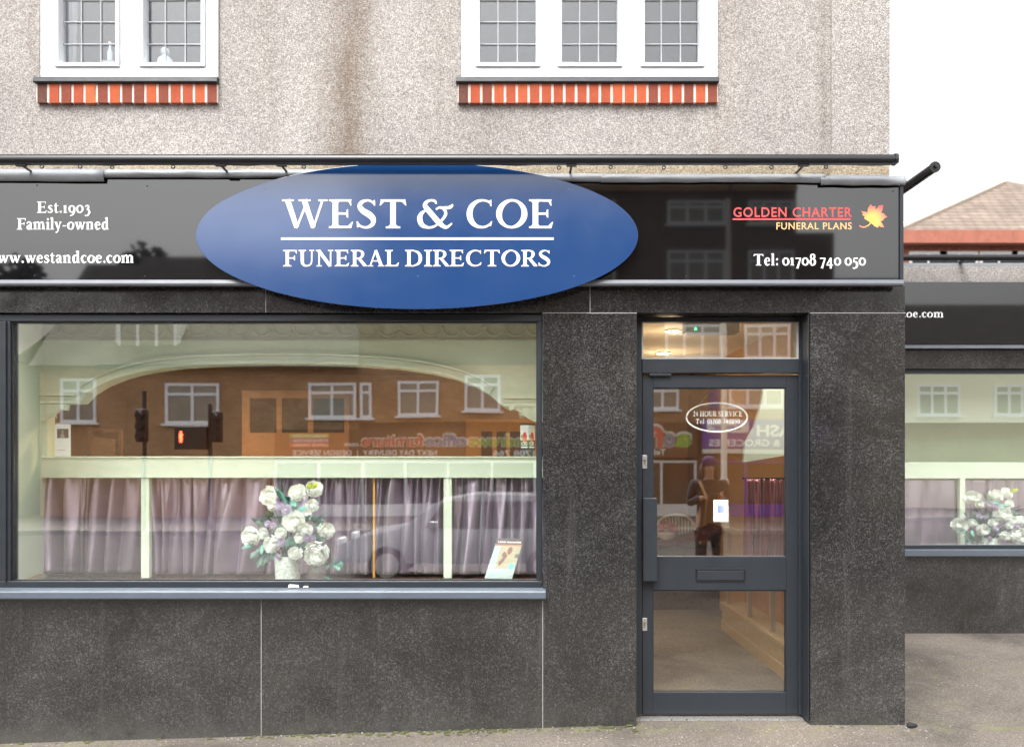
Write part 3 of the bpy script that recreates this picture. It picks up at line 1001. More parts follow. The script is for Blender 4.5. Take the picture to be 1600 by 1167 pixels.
# ------------------------------------------------ fascia signs
sgl = thing('fascia_sign', 'long gloss black sign board with Est.1903 Family-owned in white, left of the blue oval', 'sign', (X(150, FSY), FSY, Z(362, FSY)))
part(MB().box(-7.5, X(640, FSY), FSY, FSY + .02, Z(438, FSY) + .001, Z(278, FSY)), 'board', M['fascia'], sgl)
ty = FSY - .0012
part(serif('Est.1903', X(58, ty), X(142, ty), Z(333, ty), 17.5 / SC, ty, bold=True), 'lettering', M['vinyl_white'], sgl, fix=False)
part(serif('Family-owned', X(27, ty), X(171, ty), Z(359, ty), 17.5 / SC, ty, bold=True), 'lettering', M['vinyl_white'], sgl, fix=False)
part(serif('www.westandcoe.com', X(-22, ty), X(210, ty), Z(411, ty), 17.5 / SC, ty, bold=True), 'lettering', M['vinyl_white'], sgl, fix=False)
for px, py in ((58, 290), (230, 291), (54, 431), (226, 432)):
    part(MB().ball((X(px, FSY), FSY, Z(py, FSY)), .005, 8, 4, (1, .5, 1)), 'screw_head', M['black_plastic'], sgl)
sgr = thing('fascia_sign', 'gloss black sign board with coral GOLDEN CHARTER lettering and white telephone number, above the door', 'sign', (X(1200, FSY), FSY, Z(362, FSY)))
part(MB().box(X(640, FSY) + .002, X(1405, FSY) - .001, FSY, FSY + .02, Z(440, FSY) + .001, Z(286, FSY)), 'board', M['fascia'], sgr)
part(sans('GOLDEN CHARTER', X(1146, ty), X(1331, ty), Z(339, ty), 14.5 / SC, ty, .016, track=1.12), 'lettering', M['vinyl_red'], sgr, fix=False)
part(MB().box(X(1145, ty), X(1329, ty), ty, FSY, Z(344, ty), Z(341.5, ty)), 'rule', M['vinyl_red'], sgr)
part(sans('FUNERAL PLANS', X(1213, ty), X(1331, ty), Z(358.5, ty), 10.5 / SC, ty, .014, track=1.1), 'lettering', M['vinyl_gold'], sgr, fix=False)
part(serif('Tel: 01708 740 050', X(1177, ty), X(1353, ty), Z(415, ty), 17.5 / SC, ty, bold=True), 'lettering', M['vinyl_white'], sgr, fix=False)
# maple-like leaf
tl = NT('leaf_print')
o_ = tl.xyz()
lx, lz = X(1363, ty), Z(344, ty)
dd = tl.math('SQRT', tl.math('ADD', tl.math('POWER', tl.math('SUBTRACT', o_[0], lx), 2.0), tl.math('POWER', tl.math('SUBTRACT', o_[2], lz), 2.0)))
tl.set(tl.ramp(tl.math('MULTIPLY', dd, 9.0), [(0.15, (.86, .66, .13)), (0.45, (.85, .45, .16)), (0.85, (.80, .13, .17))]), .45)
half = [(-.02, 0), (.20, -.30), (.42, -.26), (.48, -.40), (.60, -.36), (.64, -.22), (.56, -.04), (.78, .02), (1.0, .0), (.86, .16), (.94, .28), (.76, .36), (.60, .34), (.80, .62), (.66, .66), (.70, .86), (.52, .84), (.42, .70), (.36, .56)]
# five lobes drawn straight from the printed leaf (pixels of its box 1255-1520 by 115-335 in a 5.93x enlargement)
lp = [(1365, 285), (1330, 262), (1300, 245), (1312, 232), (1284, 212), (1296, 200), (1272, 176), (1315, 184), (1335, 192), (1342, 150), (1365, 114), (1388, 138), (1408, 130), (1414, 168), (1440, 128), (1480, 120), (1478, 160), (1462, 196), (1488, 198), (1500, 216), (1520, 232), (1492, 246), (1478, 266), (1456, 272), (1478, 300), (1490, 330), (1462, 326), (1440, 314), (1432, 334), (1400, 318)]
leafm = MB()
pts = [(X(1130 + a / 5.926, ty), Z(300 + b / 5.926, ty)) for a, b in lp]
ctr = (X(1130 + 1390 / 5.926, ty), Z(300 + 235 / 5.926, ty))
for i in range(len(pts)):
    p, q = pts[i], pts[(i + 1) % len(pts)]
    leafm.add([(ctr[0], ty, ctr[1]), (p[0], ty, p[1]), (q[0], ty, q[1])], [(0, 1, 2)])
for pl in stroke([(X(1130 + a / 5.926, ty), Z(300 + b / 5.926, ty), w / 5.926 / SC) for a, b, w in ((1366, 284, 8), (1345, 308, 9), (1310, 326, 11), (1275, 322, 13), (1258, 312, 10))]):
    leafm.add([(q[0], ty - .0003, q[1]) for q in pl], [(0, 1, 2, 3)])
part(leafm, 'leaf_logo', tl.m, sgr, fix=False)
for px, py in ((1072, 298), (1241, 297), (1395, 299), (1240, 432), (1072, 432)):
    part(MB().ball((X(px, FSY), FSY, Z(py, FSY)), .005, 8, 4, (1, .5, 1)), 'screw_head', M['black_plastic'], sgr)

# ------------------------------------------------ blue oval sign
OY = -0.125
ov = thing('oval_sign', 'large blue oval sign reading WEST & COE FUNERAL DIRECTORS in white', 'sign', (X(651, OY), OY, Z(368, OY)))
oc = (X(651.5, OY), Z(368.5, OY)); ra, rb = 345.5 / (SC * CAMD / (CAMD + OY)), 114.5 / (SC * CAMD / (CAMD + OY))
e = [(oc[0] + ra * math.cos(2 * math.pi * k / 128), oc[1] + rb * math.sin(2 * math.pi * k / 128)) for k in range(128)]
part(MB().prism(e, OY, OY + .012), 'panel', M['blue'], ov, bevel=.002)
oy = OY - .0012
part(serif('WEST & COE', X(441, oy), X(866, oy), Z(357, oy), 44 / SC, oy, spacing=.055), 'lettering', M['vinyl_white'], ov, fix=False)
part(MB().box(X(439, oy), X(865, oy), oy, OY - .0001, Z(375, oy), Z(371.3, oy)), 'rule', M['vinyl_white'], ov)
part(serif('FUNERAL DIRECTORS', X(443, oy), X(861, oy), Z(416.5, oy), 25 / SC, oy, spacing=.06), 'lettering', M['vinyl_white'], ov, fix=False)
for px, py in ((414, 295), (653, 295), (889, 297), (653, 432), (897, 432), (408, 430)):
    part(MB().ball((X(px, OY), OY + .001, Z(py, OY)), .006, 10, 4, (1, .35, 1)), 'screw_head', M['blue'], ov)
part(MB().box(oc[0] - .9, oc[0] + .9, OY + .013, FSY - .001, oc[1] - .05, oc[1] + .05), 'batten', M['black_metal'], ov)

# ------------------------------------------------ trough light over the sign, and its twin on the side wall
TY = -0.20
tr_ = thing('trough_light', 'long black tubular sign light running along the top of the shop sign', 'sign light', (0, TY, Z(249, TY)))
zt_ = Z(249.5, TY)
hh = 6.6 / SC
prof = [(TY - .026, zt_ + hh * .55), (TY - .030, zt_ - hh * .2), (TY - .024, zt_ - hh * .95), (TY + .022, zt_ - hh), (TY + .03, zt_), (TY + .022, zt_ + hh), (TY - .012, zt_ + hh)]
part(MB().prism_x(prof, -7.5, X(1396, TY)), 'housing', M['black_metal'], tr_, smooth=True)
part(MB().prism_x([(a + (.004 if a > TY else -.004), b + (.004 if b > zt_ else -.003)) for a, b in prof], X(1396, TY), X(1401, TY)), 'end_cap', M['black_plastic'], tr_)
part(MB().box(-7.5, X(1396, TY) - .01, TY - .018, TY + .016, zt_ - hh - .003, zt_ - hh + .001), 'diffuser', plain('grey_diffuser', (.06, .06, .065), .4), tr_)
for px in (33, 345, 440, 893, 1256):
    xx = X(px, TY)
    part(MB().box(xx - .03, xx + .03, TY - .01, TY + .012, zt_ - hh - .014, zt_ - hh - .004).box(xx - .006, xx + .006, TY + .013, FSY + .03, zt_ - hh - .012, zt_ - hh - .004).box(xx - .006, xx + .006, FSY + .022, FSY + .03, Z(276, FSY) - .0, zt_ - hh - .0125), 'bracket', M['black_plastic'], tr_)
sx_ = 2.56
st = thing('trough_light', 'black tubular light end jutting out past the right corner of the shop sign', 'sign light', (sx_, .2, Z(249, 0)))
s_end = 660 / sx_
ye = SC * CAMD / s_end - CAMD
zc = CAMZ + (725 - 262) / s_end
part(MB().tube([(sx_, ye, zc), (sx_, 4.2, zc)], .029, 14), 'housing', M['black_metal'], st, smooth=True)
part(MB().tube([(sx_, ye - .012, zc), (sx_, ye, zc)], .033, 14).tube([(sx_, ye - .03, zc + .004), (sx_, ye - .012, zc + .004)], .012, 8), 'end_cap', M['black_plastic'], st, smooth=True)
for yy in (.35, 2.0, 3.8):
    part(MB().box(sx_ - .17, sx_, yy - .012, yy + .012, zc - .008, zc + .008).box(sx_ - .012, sx_ + .012, yy - .03, yy + .03, zc + .024, zc + .045), 'bracket', M['black_plastic'], st)
# festoon cable
cb = thing('festoon_cable', 'thin black cable with small round clips strung above the shop sign', 'cable', (0, .15, Z(258, .15)))
CY = 0.16
pts = []
for i in range(221):
    px = -20 + i * 6.4
    pts.append((X(px, CY), CY, Z(257.5 + 1.6 * math.sin(px * .045) * math.sin(px * .013), CY)))
part(MB().tube(pts, .0035, 5), 'wire', M['black_plastic'], cb)
ca = MB()
for px in (66, 126, 176, 271, 475, 873, 954, 1037, 1133, 1205, 1290):
    cx, cz_ = X(px, CY), Z(262 + rnd.uniform(-1, 1), CY)
    ca = MB()
    ring_ = [(cx + .011 * math.cos(2 * math.pi * k / 10), CY - .006, cz_ + .011 * math.sin(2 * math.pi * k / 10)) for k in range(11)]
    ca.tube(ring_, .0042, 5)
    ca.box(cx - .003, cx + .003, CY - .008, CY, cz_ + .01, cz_ + .024)
    part(ca, 'clip', M['black_plastic'], cb)

# ------------------------------------------------ interior shell (parts of the building)
RB = 5.8
CZ = 2.74
i_ = MB()
i_.box(-5.0, RX - .045, .40, RB, -.16, -.04 + .0)
part(i_, 'floor', M['carpet'])
part(MB().box(-5.0, RX - .045, .19, .398, -.16, -.05), 'floor_edge', M['carpet'])
part(MB().box(-5.0, RX - .045, .20, RB, CZ, CZ + .05), 'ceiling', M['ceiling'])
part(MB().box(-5.0, RX - .05, RB, RB + .1, -.04, CZ), 'back_wall', M['tan_wall'])
part(MB().box(-5.1, -5.0, .4, RB, -.04, CZ), 'side_wall', M['tan_wall'])
part(MB().box(RX - .13, RX - .046, .42, RB, -.04, CZ), 'side_wall', M['tan_wall'])

# window display surround
AY = 0.75
def A(px, py, y=AY):
    return P(px, py, y)
dsp = thing('window_display', 'mint green arched screen with rail and posts inside the big shop window', 'display screen', (-1.5, AY, .80))
# arch screen: mint wall with an arched opening
low = [(44, 640), (58, 632), (124, 630), (137, 616), (160, 602), (190, 590), (230, 580), (280, 573.5), (340, 570), (420, 568.5), (500, 569), (560, 571), (620, 575), (670, 582), (710, 591), (742, 603), (765, 616), (783, 632), (797, 640), (850, 640)]
sp = MB()
top_z = A(0, 470)[1]
o = [A(*p) for p in low]
for (xa, za), (xb, zb) in zip(o[:-1], o[1:]):
    sp.prism([(xa, za), (xb, zb), (xb, top_z), (xa, top_z)], AY, AY + .12)
part(sp, 'arch_panel', M['mint'], dsp)
# moulded archivolt: three stepped ribs following the curve
def rib(offs, w, y0, y1, i0=3, i1=17):
    cur = [Vector((a, b)) for a, b in o[i0:i1]]
    dense = []
    for a, b in zip(cur[:-1], cur[1:]):
        for k in range(3):
            dense.append(a.lerp(b, k / 3))
    dense.append(cur[-1])
    for _ in range(2):
        dense = [dense[0]] + [(dense[i - 1] + dense[i] * 2 + dense[i + 1]) / 4 for i in range(1, len(dense) - 1)] + [dense[-1]]
    L = []
    for i, p in enumerate(dense):
        d = dense[min(i + 1, len(dense) - 1)] - dense[max(i - 1, 0)]
        n = Vector((-d.y, d.x)).normalized()
        L.append((p + n * offs, p + n * (offs + w)))
    mb = MB()
    for (a, b), (c, d) in zip(L[:-1], L[1:]):
        mb.prism([tuple(a), tuple(c), tuple(d), tuple(b)], y0, y1)
    return mb
mol = bpy.data.objects.new('arch_moulding', None); COL.objects.link(mol); mol.parent = dsp; WORLD[mol.name] = WORLD[dsp.name].copy()
for offs, w, dp in ((.0, .022, .045), (.024, .03, .03), (.056, .012, .052), (.070, .012, .022)):
    part(rib(offs, w, AY - dp, AY - .001), 'moulding_rib', M['mint'], mol)
co = MB(); co2 = MB()
za, zb = A(0, 631)[1], A(0, 612)[1]
for k, (dy, f0, f1) in enumerate(((.05, 0, .25), (.035, .28, .6), (.06, .63, .78), (.045, .8, 1.0))):
    co.box(A(46, 0)[0], A(124 + (k % 2) * 2, 0)[0], AY - dy, AY - .001, za + (zb - za) * f0, za + (zb - za) * f1)
    co2.box(A(786, 0)[0], A(850, 0)[0], AY - dy, AY - .001, za + (zb - za) * f0 - .02, za + (zb - za) * f1 - .02)
part(co, 'cornice', M['mint'], dsp)
part(co2, 'cornice', M['mint'], dsp)
for sgn, bx in ((1, 54), (-1, 850)):
    cbm = MB()
    out = [(0, 632), (56, 632), (54, 642), (44, 640), (34, 648), (22, 656), (10, 661), (0, 662)]
    cbm.prism([A(bx + sgn * a, b) for a, b in out][::sgn], AY - .04, AY - .001)
    # scrollwork
    for k in range(9):
        a0 = k * .7
        cx0, cz0 = A(bx + sgn * (8 + (k % 3) * 14), 638 + (k // 3) * 7)
        q = [(cx0 + .018 * (1 - t / 9) * math.cos(a0 + t * .8), AY - .045, cz0 + .018 * (1 - t / 9) * math.sin(a0 + t * .8)) for t in range(9)]
        cbm.tube(q, .004, 5)
    cx0, cz0 = A(bx + sgn * 50, 637)
    cbm.tube([(cx0, AY - .06, cz0), (cx0, AY - .002, cz0)], .018, 12)
    part(cbm, 'corbel', M['mint'], dsp)
# frieze of repeated plaster garlands along the top
fz = MB()
zf = A(0, 520)[1]
fz.box(A(60, 0)[0], A(850, 0)[0], AY - .02, AY - .001, zf - .055, zf - .045).box(A(60, 0)[0], A(850, 0)[0], AY - .03, AY - .001, zf + .06, zf + .075)
for k in range(24):
    cx = A(80, 0)[0] + k * .148
    q = [(cx + .065 * math.cos(math.pi + math.pi * t / 8), AY - .01, zf + .03 + .055 * math.sin(math.pi + math.pi * t / 8)) for t in range(9)]
    fz.tube(q, [.004 + .006 * math.sin(math.pi * t / 8) for t in range(9)], 6)
    fz.ball((cx + .074, AY - .01, zf + .035), .014, 8, 5)
plaster = plain('aged_plaster_frieze', (.36, .38, .29), .8, .2, 20)
part(fz, 'plaster_frieze', plaster, dsp)
part(MB().box(A(50, 0)[0], A(850, 0)[0], AY - .004, AY - .0005, zf - .05, A(0, 480)[1]), 'frieze_band', plaster, dsp)
# left return wall
lw_ = MB()
xa, xb = X(15, .13) , A(62, 0)[0]
lw_.add([(xa - .02, .13, .79), (xb, AY + .1, .79), (xb, AY + .1, 2.73), (xa - .02, .13, 2.73), (xa - .12, .13, .79), (xb - .1, AY + .1, .79), (xb - .1, AY + .1, 2.73), (xa - .12, .13, 2.73)],
        [(0, 1, 2, 3), (7, 6, 5, 4), (0, 4, 5, 1), (3, 2, 6, 7), (1, 5, 6, 2), (0, 3, 7, 4)])
part(lw_, 'return_wall', M['mint'], dsp)
part(MB().box(X(853, .13), X(853, .13) + .1, .125, AY + .12, .79, 2.73), 'return_wall', M['mint'], dsp)
part(MB().box(xa - .02, X(853, .13) + .1, .125, AY + .12, 2.60, 2.70), 'soffit', M['mint'], dsp)
# left stile from corbel to rail
part(MB().box(xb, A(74, 0)[0], AY, AY + .1, A(0, 745)[1], A(0, 640)[1]), 'stile', M['mint'], dsp)
# rail and posts
rz0, rz1 = A(0, 746.5)[1], A(0, 713)[1]
part(MB().box(xb, A(850, 0)[0], AY - .012, AY + .16, rz0, rz1).box(xb, A(850, 0)[0], AY - .024, AY - .012, rz1 - .012, rz1 - .002), 'rail', M['mint'], dsp, bevel=.003)
for pa, pb in ((220, 233), (693, 706)):
    part(MB().box(A(pa, 0)[0], A(pb, 0)[0], AY, AY + .05, .79, rz0), 'post', M['mint'], dsp, bevel=.003)
for pc in (583.5,):
    part(MB().box(A(pc - 2, 0)[0], A(pc + 1.2, 0)[0], AY + .03, AY + .05, .79, rz0), 'edge_strip', M['gold_wood'], dsp)
added_lampface = emit('added_lamp_face', (1.0, .95, .84), 8)  # glowing face shared by the lamps added to the displays
for k in range(4):  # lamps added out of view under the soffit to brighten the display
    lx2, ly2 = -2.75 + k * .86, .19
    sp_ = part(MB().lathe(lx2, ly2, [(.045, 2.599), (.05, 2.58), (.036, 2.578), (.036, 2.599)], 16), 'added_spotlight', M['white_paint'], dsp)
    part(MB().lathe(lx2, ly2, [(.035, 2.588), (.035, 2.584)], 14), 'lens', added_lampface, dsp)
    l = bpy.data.objects.new('bulb', bpy.data.lights.new('bulb', 'SPOT'))
    l.data.energy = 9; l.data.color = (.97, .98, 1.0); l.data.shadow_soft_size = .05
    l.data.spot_size = R(160); l.data.spot_blend = 1.0
    COL.objects.link(l); l.parent = dsp
    l.location = Vector((lx2, ly2, 2.57)) - WORLD[dsp.name]
part(MB().box(xa - .3, X(853, .13), .122, AY + .8, .70, .785), 'display_shelf', M['dark_wood'], dsp)
sk = MB()
for k in range(14):
    u = k / 14
    yy = .14 + u * (AY - .2)
    xx = xa - .02 + (xb - xa + .02) * ((yy - .13) / (AY + .1 - .13))
    sk.box(xx, xx + .02, yy, yy + .03, .79, .83)
part(sk, 'ribbed_skirting', M['cream'], dsp)
# ------------------------------------------------ curtains of the display
def curtain(name, label, x0t, x1t, x0b, x1b, zt, zb, y, mat, folds, seed, group=None, amp=.028, cat='curtain', uneven=True):
    r = random.Random(seed)
    ph = [r.uniform(0, 6.28) for _ in range(4)]
    # folds of very different widths: some merge towards the hem
    ws = [r.choice([.45, .6, .9, 1.3, 1.8]) for _ in range(folds)]
    tot = sum(ws)
    cuts = [0]
    for w_ in ws: cuts.append(cuts[-1] + w_ / tot)
    deps = [r.uniform(.5, 1.0) * min(1.25, .55 + .45 * w_) for w_ in ws]
    drift = [0] + [r.uniform(-.5, .5) / folds for _ in range(folds - 1)] + [0]
    mid = [r.uniform(.35, .65) for _ in range(folds)]
    nu, nv = max(60, folds * 26), 26
    def fn(u, v):
        x = (x0t + (x1t - x0t) * u) * (1 - v) + (x0b + (x1b - x0b) * u) * v
        cc = [c + d_ * v * .8 for c, d_ in zip(cuts, drift)]
        k = 0
        while k < folds - 1 and u > cc[k + 1]: k += 1
        f_ = min(1, max(0, (u - cc[k]) / max(1e-4, cc[k + 1] - cc[k])))
        m_ = mid[k] + .12 * math.sin(v * 4 + ph[k % 4])
        f_ = f_ / m_ * .5 if f_ < m_ else .5 + (f_ - m_) / (1 - m_) * .5
        lobe = abs(math.sin(math.pi * f_)) ** .8 * deps[k]
        d = amp * 1.35 * (.6 + .5 * v ** .7) * lobe - amp * .5
        d += amp * .22 * math.sin(f_ * 9 + ph[k % 4]) * (1 - v) ** 2
        d += .007 * math.sin(v * 6 + u * 21 + ph[0]) * v
        edge = min(u, 1 - u)
        zz = zt + (zb - zt) * v
        if v > .8: zz += .012 * lobe * (v - .8) / .2
        if edge < .06:                     # the hem at the side pulls in and puckers
            d += .006 * math.sin(v * 70) * (1 - edge / .06)
        return (x, y - d, zz)
    mb = MB().grid(fn, nu, nv)
    o = mb.build(name, mat, None, smooth='all', fix=False)
    s = o.modifiers.new('cloth', 'SOLIDIFY'); s.thickness = .002
    tag(o, label, cat, group)
    return o


CYY = AY + .115
def CX(px): return P(px, 0, CYY)[0]
czt, czb = rz0 + .02, .800
G1 = 'mauve satin curtains of the shop window'
cspec = [
    (68, 221, 58, 219, 7, 11, 'mauve satin curtain at the far left of the shop window, flaring towards its hem'),
    (231, 420, 232, 408, 8, 24, 'mauve satin curtain between the left mint post and the white flowers'),
    (424, 580, 414, 578, 8, 31, 'mauve satin curtain hanging directly behind the white flowers'),
    (588, 694, 578, 690, 6, 45, 'mauve satin curtain between the gold edge strip and the right mint post'),
    (708, 775, 702, 766, 4, 52, 'mauve satin curtain just right of the right mint post'),
    (772, 852, 768, 850, 4, 67, 'mauve satin curtain behind the leaning leaflet at the right end of the window'),
]
curts = []
for a, b, c, d, n, s, lab in cspec:
    curts.append(curtain('curtain', lab, CX(a), CX(b), CX(c), CX(d), czt, czb - (.0 if a > 100 else -.01), CYY, M['satin'], n, s, G1, .085))
part(MB().box(-5, X(853, .13), AY + .26, AY + .28, .785, rz0 - .01), 'curtain_backing', M['dark_wood'], dsp)

# ------------------------------------------------ flower arrangement
petal_w = plain('ivory_petal', (.86, .88, .83), .55, .05, 25, **{'Subsurface Weight': .0})
petal_l = plain('lilac_petal', (.62, .54, .68), .55, .08, 25)
petal_g = plain('lime_petal', (.45, .52, .06), .5, .25, 25)
leaf_d = plain('deep_green_leaf', (.022, .07, .052), .45, .3, 25)
leaf_t = plain('teal_green_leaf', (.075, .25, .20), .5, .25, 25)
vase_m = NT('pitted_stone_vase')
vf = vase_m.noise(60, 4, .7)
vase_m.set(vase_m.ramp(vf, [(.35, (.32, .36, .32)), (.6, (.62, .66, .60))]), .8)
vase_m.bump(vf, .8, .008)
vase_m = vase_m.m


def frame_of(d):
    d = Vector(d).normalized()
    a = d.cross(Vector((0, 0, 1)))
    if a.length < .05: a = Vector((1, 0, 0))
    a.normalize()
    return a, d.cross(a).normalized(), d


def rose(c, r, d, seed, mb=None):
    """layered cupped petals round a tight heart"""
    q = random.Random(seed)
    a, b, n = frame_of(d)
    c = Vector(c)
    mb = mb or MB()
    spec = [(7, .98, .15, .55), (7, .84, .32, .55), (6, .66, .46, .5), (5, .48, .56, .42), (4, .30, .60, .34), (3, .15, .58, .25)]
    for li, (cnt, rr, hh_, wd) in enumerate(spec):
        for k in range(cnt):
            t0 = 2 * math.pi * (k + .5 * (li % 2) + q.uniform(-.15, .15)) / cnt
            spread = 2 * math.pi / cnt * .78
            tw = q.uniform(-.08, .08)
            open_ = q.uniform(.9, 1.1)
            def fn(u, v, rr=rr, hh_=hh_, t0=t0, spread=spread, tw=tw, open_=open_):
                t = t0 + (u - .5) * spread * (1.0 + .3 * v) * (1 - .35 * max(0, v - .6) / .4)
                bulge = math.sin(min(1, v * 1.15) * math.pi * .62)
                rad = r * rr * (.25 + .75 * bulge) * open_ + r * .06 * v * v
                rad += r * .04 * math.sin(u * 9 + t0 * 3) * v
                h = r * (-.55 + (hh_ + .55) * v - .10 * abs(u - .5) * 2 * v + tw * v)
                return c + a * (rad * math.cos(t)) + b * (rad * math.sin(t)) + n * h
            mb.grid(fn, 5, 4)
    mb.ball(c - n * r * .1, r * .42, 8, 5)
    return mb


def leaf_blade(mb, base, tip, width, lobes=0, droop=.1):
    base, tip = Vector(base), Vector(tip)
    d = tip - base
    L = d.length
    a = d.cross(Vector((0, -1, .25)))
    a.normalize()
    nrm = a.cross(d).normalized()
    N = 10
    def fn(u, v):
        w = math.sin(math.pi * min(1, v ** .75)) * width
        if lobes: w *= 1 + .38 * math.sin(v * math.pi * 2 * lobes)
        s = (u - .5) * 2
        p = base + d * (v + (.12 * abs(s) if lobes else 0) * math.sin(v * 3.1)) + a * s * w + nrm * (-abs(s) * w * .35) - Vector((0, 0, 1)) * droop * L * v * v
        return p
    mb.grid(fn, 4, N)


FYD = .36
fa = thing('flower_arrangement', 'arrangement of ivory peonies and teal leaves in a pitted pale vase in the shop window', 'flowers', (P(450, 0, FYD)[0], FYD, .786))
def F(px, py, dy=0.0):
    y = FYD + dy
    x, z = P(px, py, y)
    return Vector((x, y, z))
vx = P(449.5, 0, FYD)[0]
s_f = SC * CAMD / (CAMD + FYD)
vz1 = P(0, 868, FYD)[1]
rv = 20 / s_f
part(MB().lathe(vx, FYD, [(rv * .86, .786), (rv * .93, .80), (rv * 1.0, vz1 - .03), (rv * 1.02, vz1), (rv * .92, vz1), (rv * .86, vz1 - .06)], 28), 'vase', vase_m, fa, smooth=True)
# rose heads measured off the photo: px, py, radius px, tilt x, tilt z, depth, kind
heads = [
    (391, 838, 16.5, -.5, .1, .0, 'w'), (411, 833, 9.5, -.2, .2, -.03, 'w'), (424, 851, 14, -.15, -.1, -.07, 'w'),
    (420, 775, 17, -.6, .35, .02, 'w'), (426, 790, 9, -.3, .1, -.03, 'w'), (465, 770, 14.5, 0, .55, .0, 'w'), (490, 764, 15, .45, .5, .02, 'w'),
    (488, 789, 10, .3, .3, -.02, 'w'), (460, 815, 18, -.05, .15, -.09, 'w'), (476, 828, 11.5, .2, .1, -.10, 'w'), (479, 803, 8, .2, .3, -.04, 'w'),
    (439, 833, 9.5, -.1, .1, -.10, 'w'), (468, 840, 8.5, .0, .1, -.12, 'w'), (510, 829, 13.5, .55, .1, -.02, 'w'), (461, 864, 11, 0, -.15, -.11, 'w'), (494, 865, 19, .15, -.25, -.08, 'w'),
    (436, 790, 7, -.1, .1, -.06, 'l'), (447, 796, 8, 0, .1, -.08, 'l'), (418, 818, 5.5, -.2, .1, -.06, 'l'), (427, 821, 5, -.1, 0, -.07, 'l'), (480, 840, 6.5, .1, .1, -.12, 'l'), (488, 841, 5, .2, 0, -.11, 'l'), (440, 847, 7, 0, .1, -.12, 'l'), (435, 870, 5, -.1, -.2, -.09, 'l'),
]
for k, (px, py, rp, tx, tz, dy, kd) in enumerate(heads):
    c = F(px, py, dy)
    mb = rose(c, rp / s_f, (tx, -1, tz), 100 + k)
    part(mb, 'peony' if kd == 'w' else 'lilac_rose', petal_w if kd == 'w' else petal_l, fa, smooth='all', fix=False)
pg = MB()
for k in range(4):
    leaf_blade(pg, F(488, 763, -.05), F(488 + (k - 1.5) * 6, 756 - (k % 2) * 4, -.075), .016)
part(pg, 'lime_bloom', petal_g, fa, smooth='all', fix=False)
lv = [  # base px, tip px, width m, lobes, tone
    (440, 780, 428, 760, .012, 0, 'd'), (442, 770, 439, 748, .007, 0, 'd'), (450, 790, 432, 758, .012, 0, 't'), (452, 780, 462, 790, .016, 0, 't'), (455, 782, 445, 775, .013, 0, 'd'),
    (452, 792, 466, 783, .018, 0, 't'), (462, 797, 480, 792, .018, 0, 't'), (470, 800, 455, 790, .02, 0, 'd'), (430, 806, 412, 800, .02, 2, 'd'), (425, 812, 405, 812, .022, 2, 'd'), (422, 820, 398, 815, .022, 2, 'd'),
    (405, 818, 392, 808, .012, 0, 'd'), (432, 808, 426, 806, .014, 0, 't'), (440, 815, 436, 805, .016, 0, 't'), (428, 828, 436, 820, .016, 0, 't'), (480, 812, 500, 806, .015, 0, 'd'), (488, 815, 508, 812, .02, 2, 'd'), (490, 822, 504, 818, .02, 2, 't'),
    (492, 832, 506, 846, .02, 2, 'd'), (485, 835, 500, 850, .016, 0, 't'), (455, 838, 452, 850, .02, 0, 't'), (450, 842, 446, 856, .02, 0, 't'), (462, 846, 468, 856, .02, 2, 't'), (470, 850, 484, 856, .02, 0, 't'), (455, 850, 450, 862, .02, 0, 'd'), (452, 848, 466, 850, .02, 2, 't'),
    (398, 850, 376, 856, .012, 0, 't'), (412, 855, 390, 872, .026, 2, 'd'), (416, 858, 402, 886, .03, 2, 'd'), (420, 858, 414, 880, .026, 2, 'd'), (410, 850, 408, 866, .014, 0, 't'), (424, 860, 428, 874, .016, 0, 't'),
    (505, 876, 513, 888, .016, 2, 't'), (515, 886, 508, 878, .014, 2, 't'), (521, 886, 537, 878, .018, 2, 't'), (522, 884, 532, 890, .014, 2, 't'), (520, 884, 527, 872, .014, 2, 't'), (492, 884, 494, 894, .012, 0, 't'), (506, 900, 516, 905, .008, 0, 't'),
    (445, 862, 440, 872, .014, 0, 't'), (448, 865, 446, 874, .012, 0, 'd'), (476, 868, 480, 858, .015, 0, 't'), (500, 800, 505, 792, .005, 0, 'd'), (498, 808, 512, 800, .006, 0, 'd'),
    (440, 828, 424, 836, .02, 0, 'd'), (470, 800, 486, 812, .024, 2, 'd'), (450, 806, 440, 826, .024, 2, 'd'), (486, 848, 500, 840, .022, 2, 'd'), (430, 862, 440, 850, .02, 2, 'd')]
for k, (ax, ay, bx_, by_, w, lo, tn) in enumerate(lv):
    mb = MB()
    leaf_blade(mb, F(ax, ay, -.03 + (k % 5) * .012), F(bx_, by_, -.06 + (k % 3) * .012), w, lo, .06)
    part(mb, 'leaf', leaf_d if tn == 'd' else leaf_t, fa, smooth='all', fix=False)
stm = MB()
for k, (px, py, rp, tx, tz, dy, kd) in enumerate(heads):
    c = F(px, py, dy + .02)
    stm.tube([(vx + (c.x - vx) * .08, FYD + .0, vz1 - .05), (vx + (c.x - vx) * .35, FYD + dy * .4 + .02, vz1 + (c.z - vz1) * .5), tuple(c)], .003, 5)
stm.tube([(vx + .02, FYD - .01, vz1), tuple(F(500, 872, -.05)), tuple(F(520, 886, -.05)), tuple(F(508, 903, -.06))], .002, 5)
part(stm, 'stems', leaf_d, fa)
# small jar beside the vase
jr = thing('small_jar', 'small taupe jar standing just right of the flower vase', 'jar', (P(492, 0, .5)[0], .5, .786))
jx = P(492, 0, .5)[0]
part(MB().lathe(jx, .5, [(.045, .786), (.058, .80), (.060, .86), (.052, .89), (.040, .90), (.042, .905), (.036, .905), (.034, .88)], 20), 'body', plain('taupe_ceramic', (.24, .20, .19), .4, .15), jr, smooth=True)

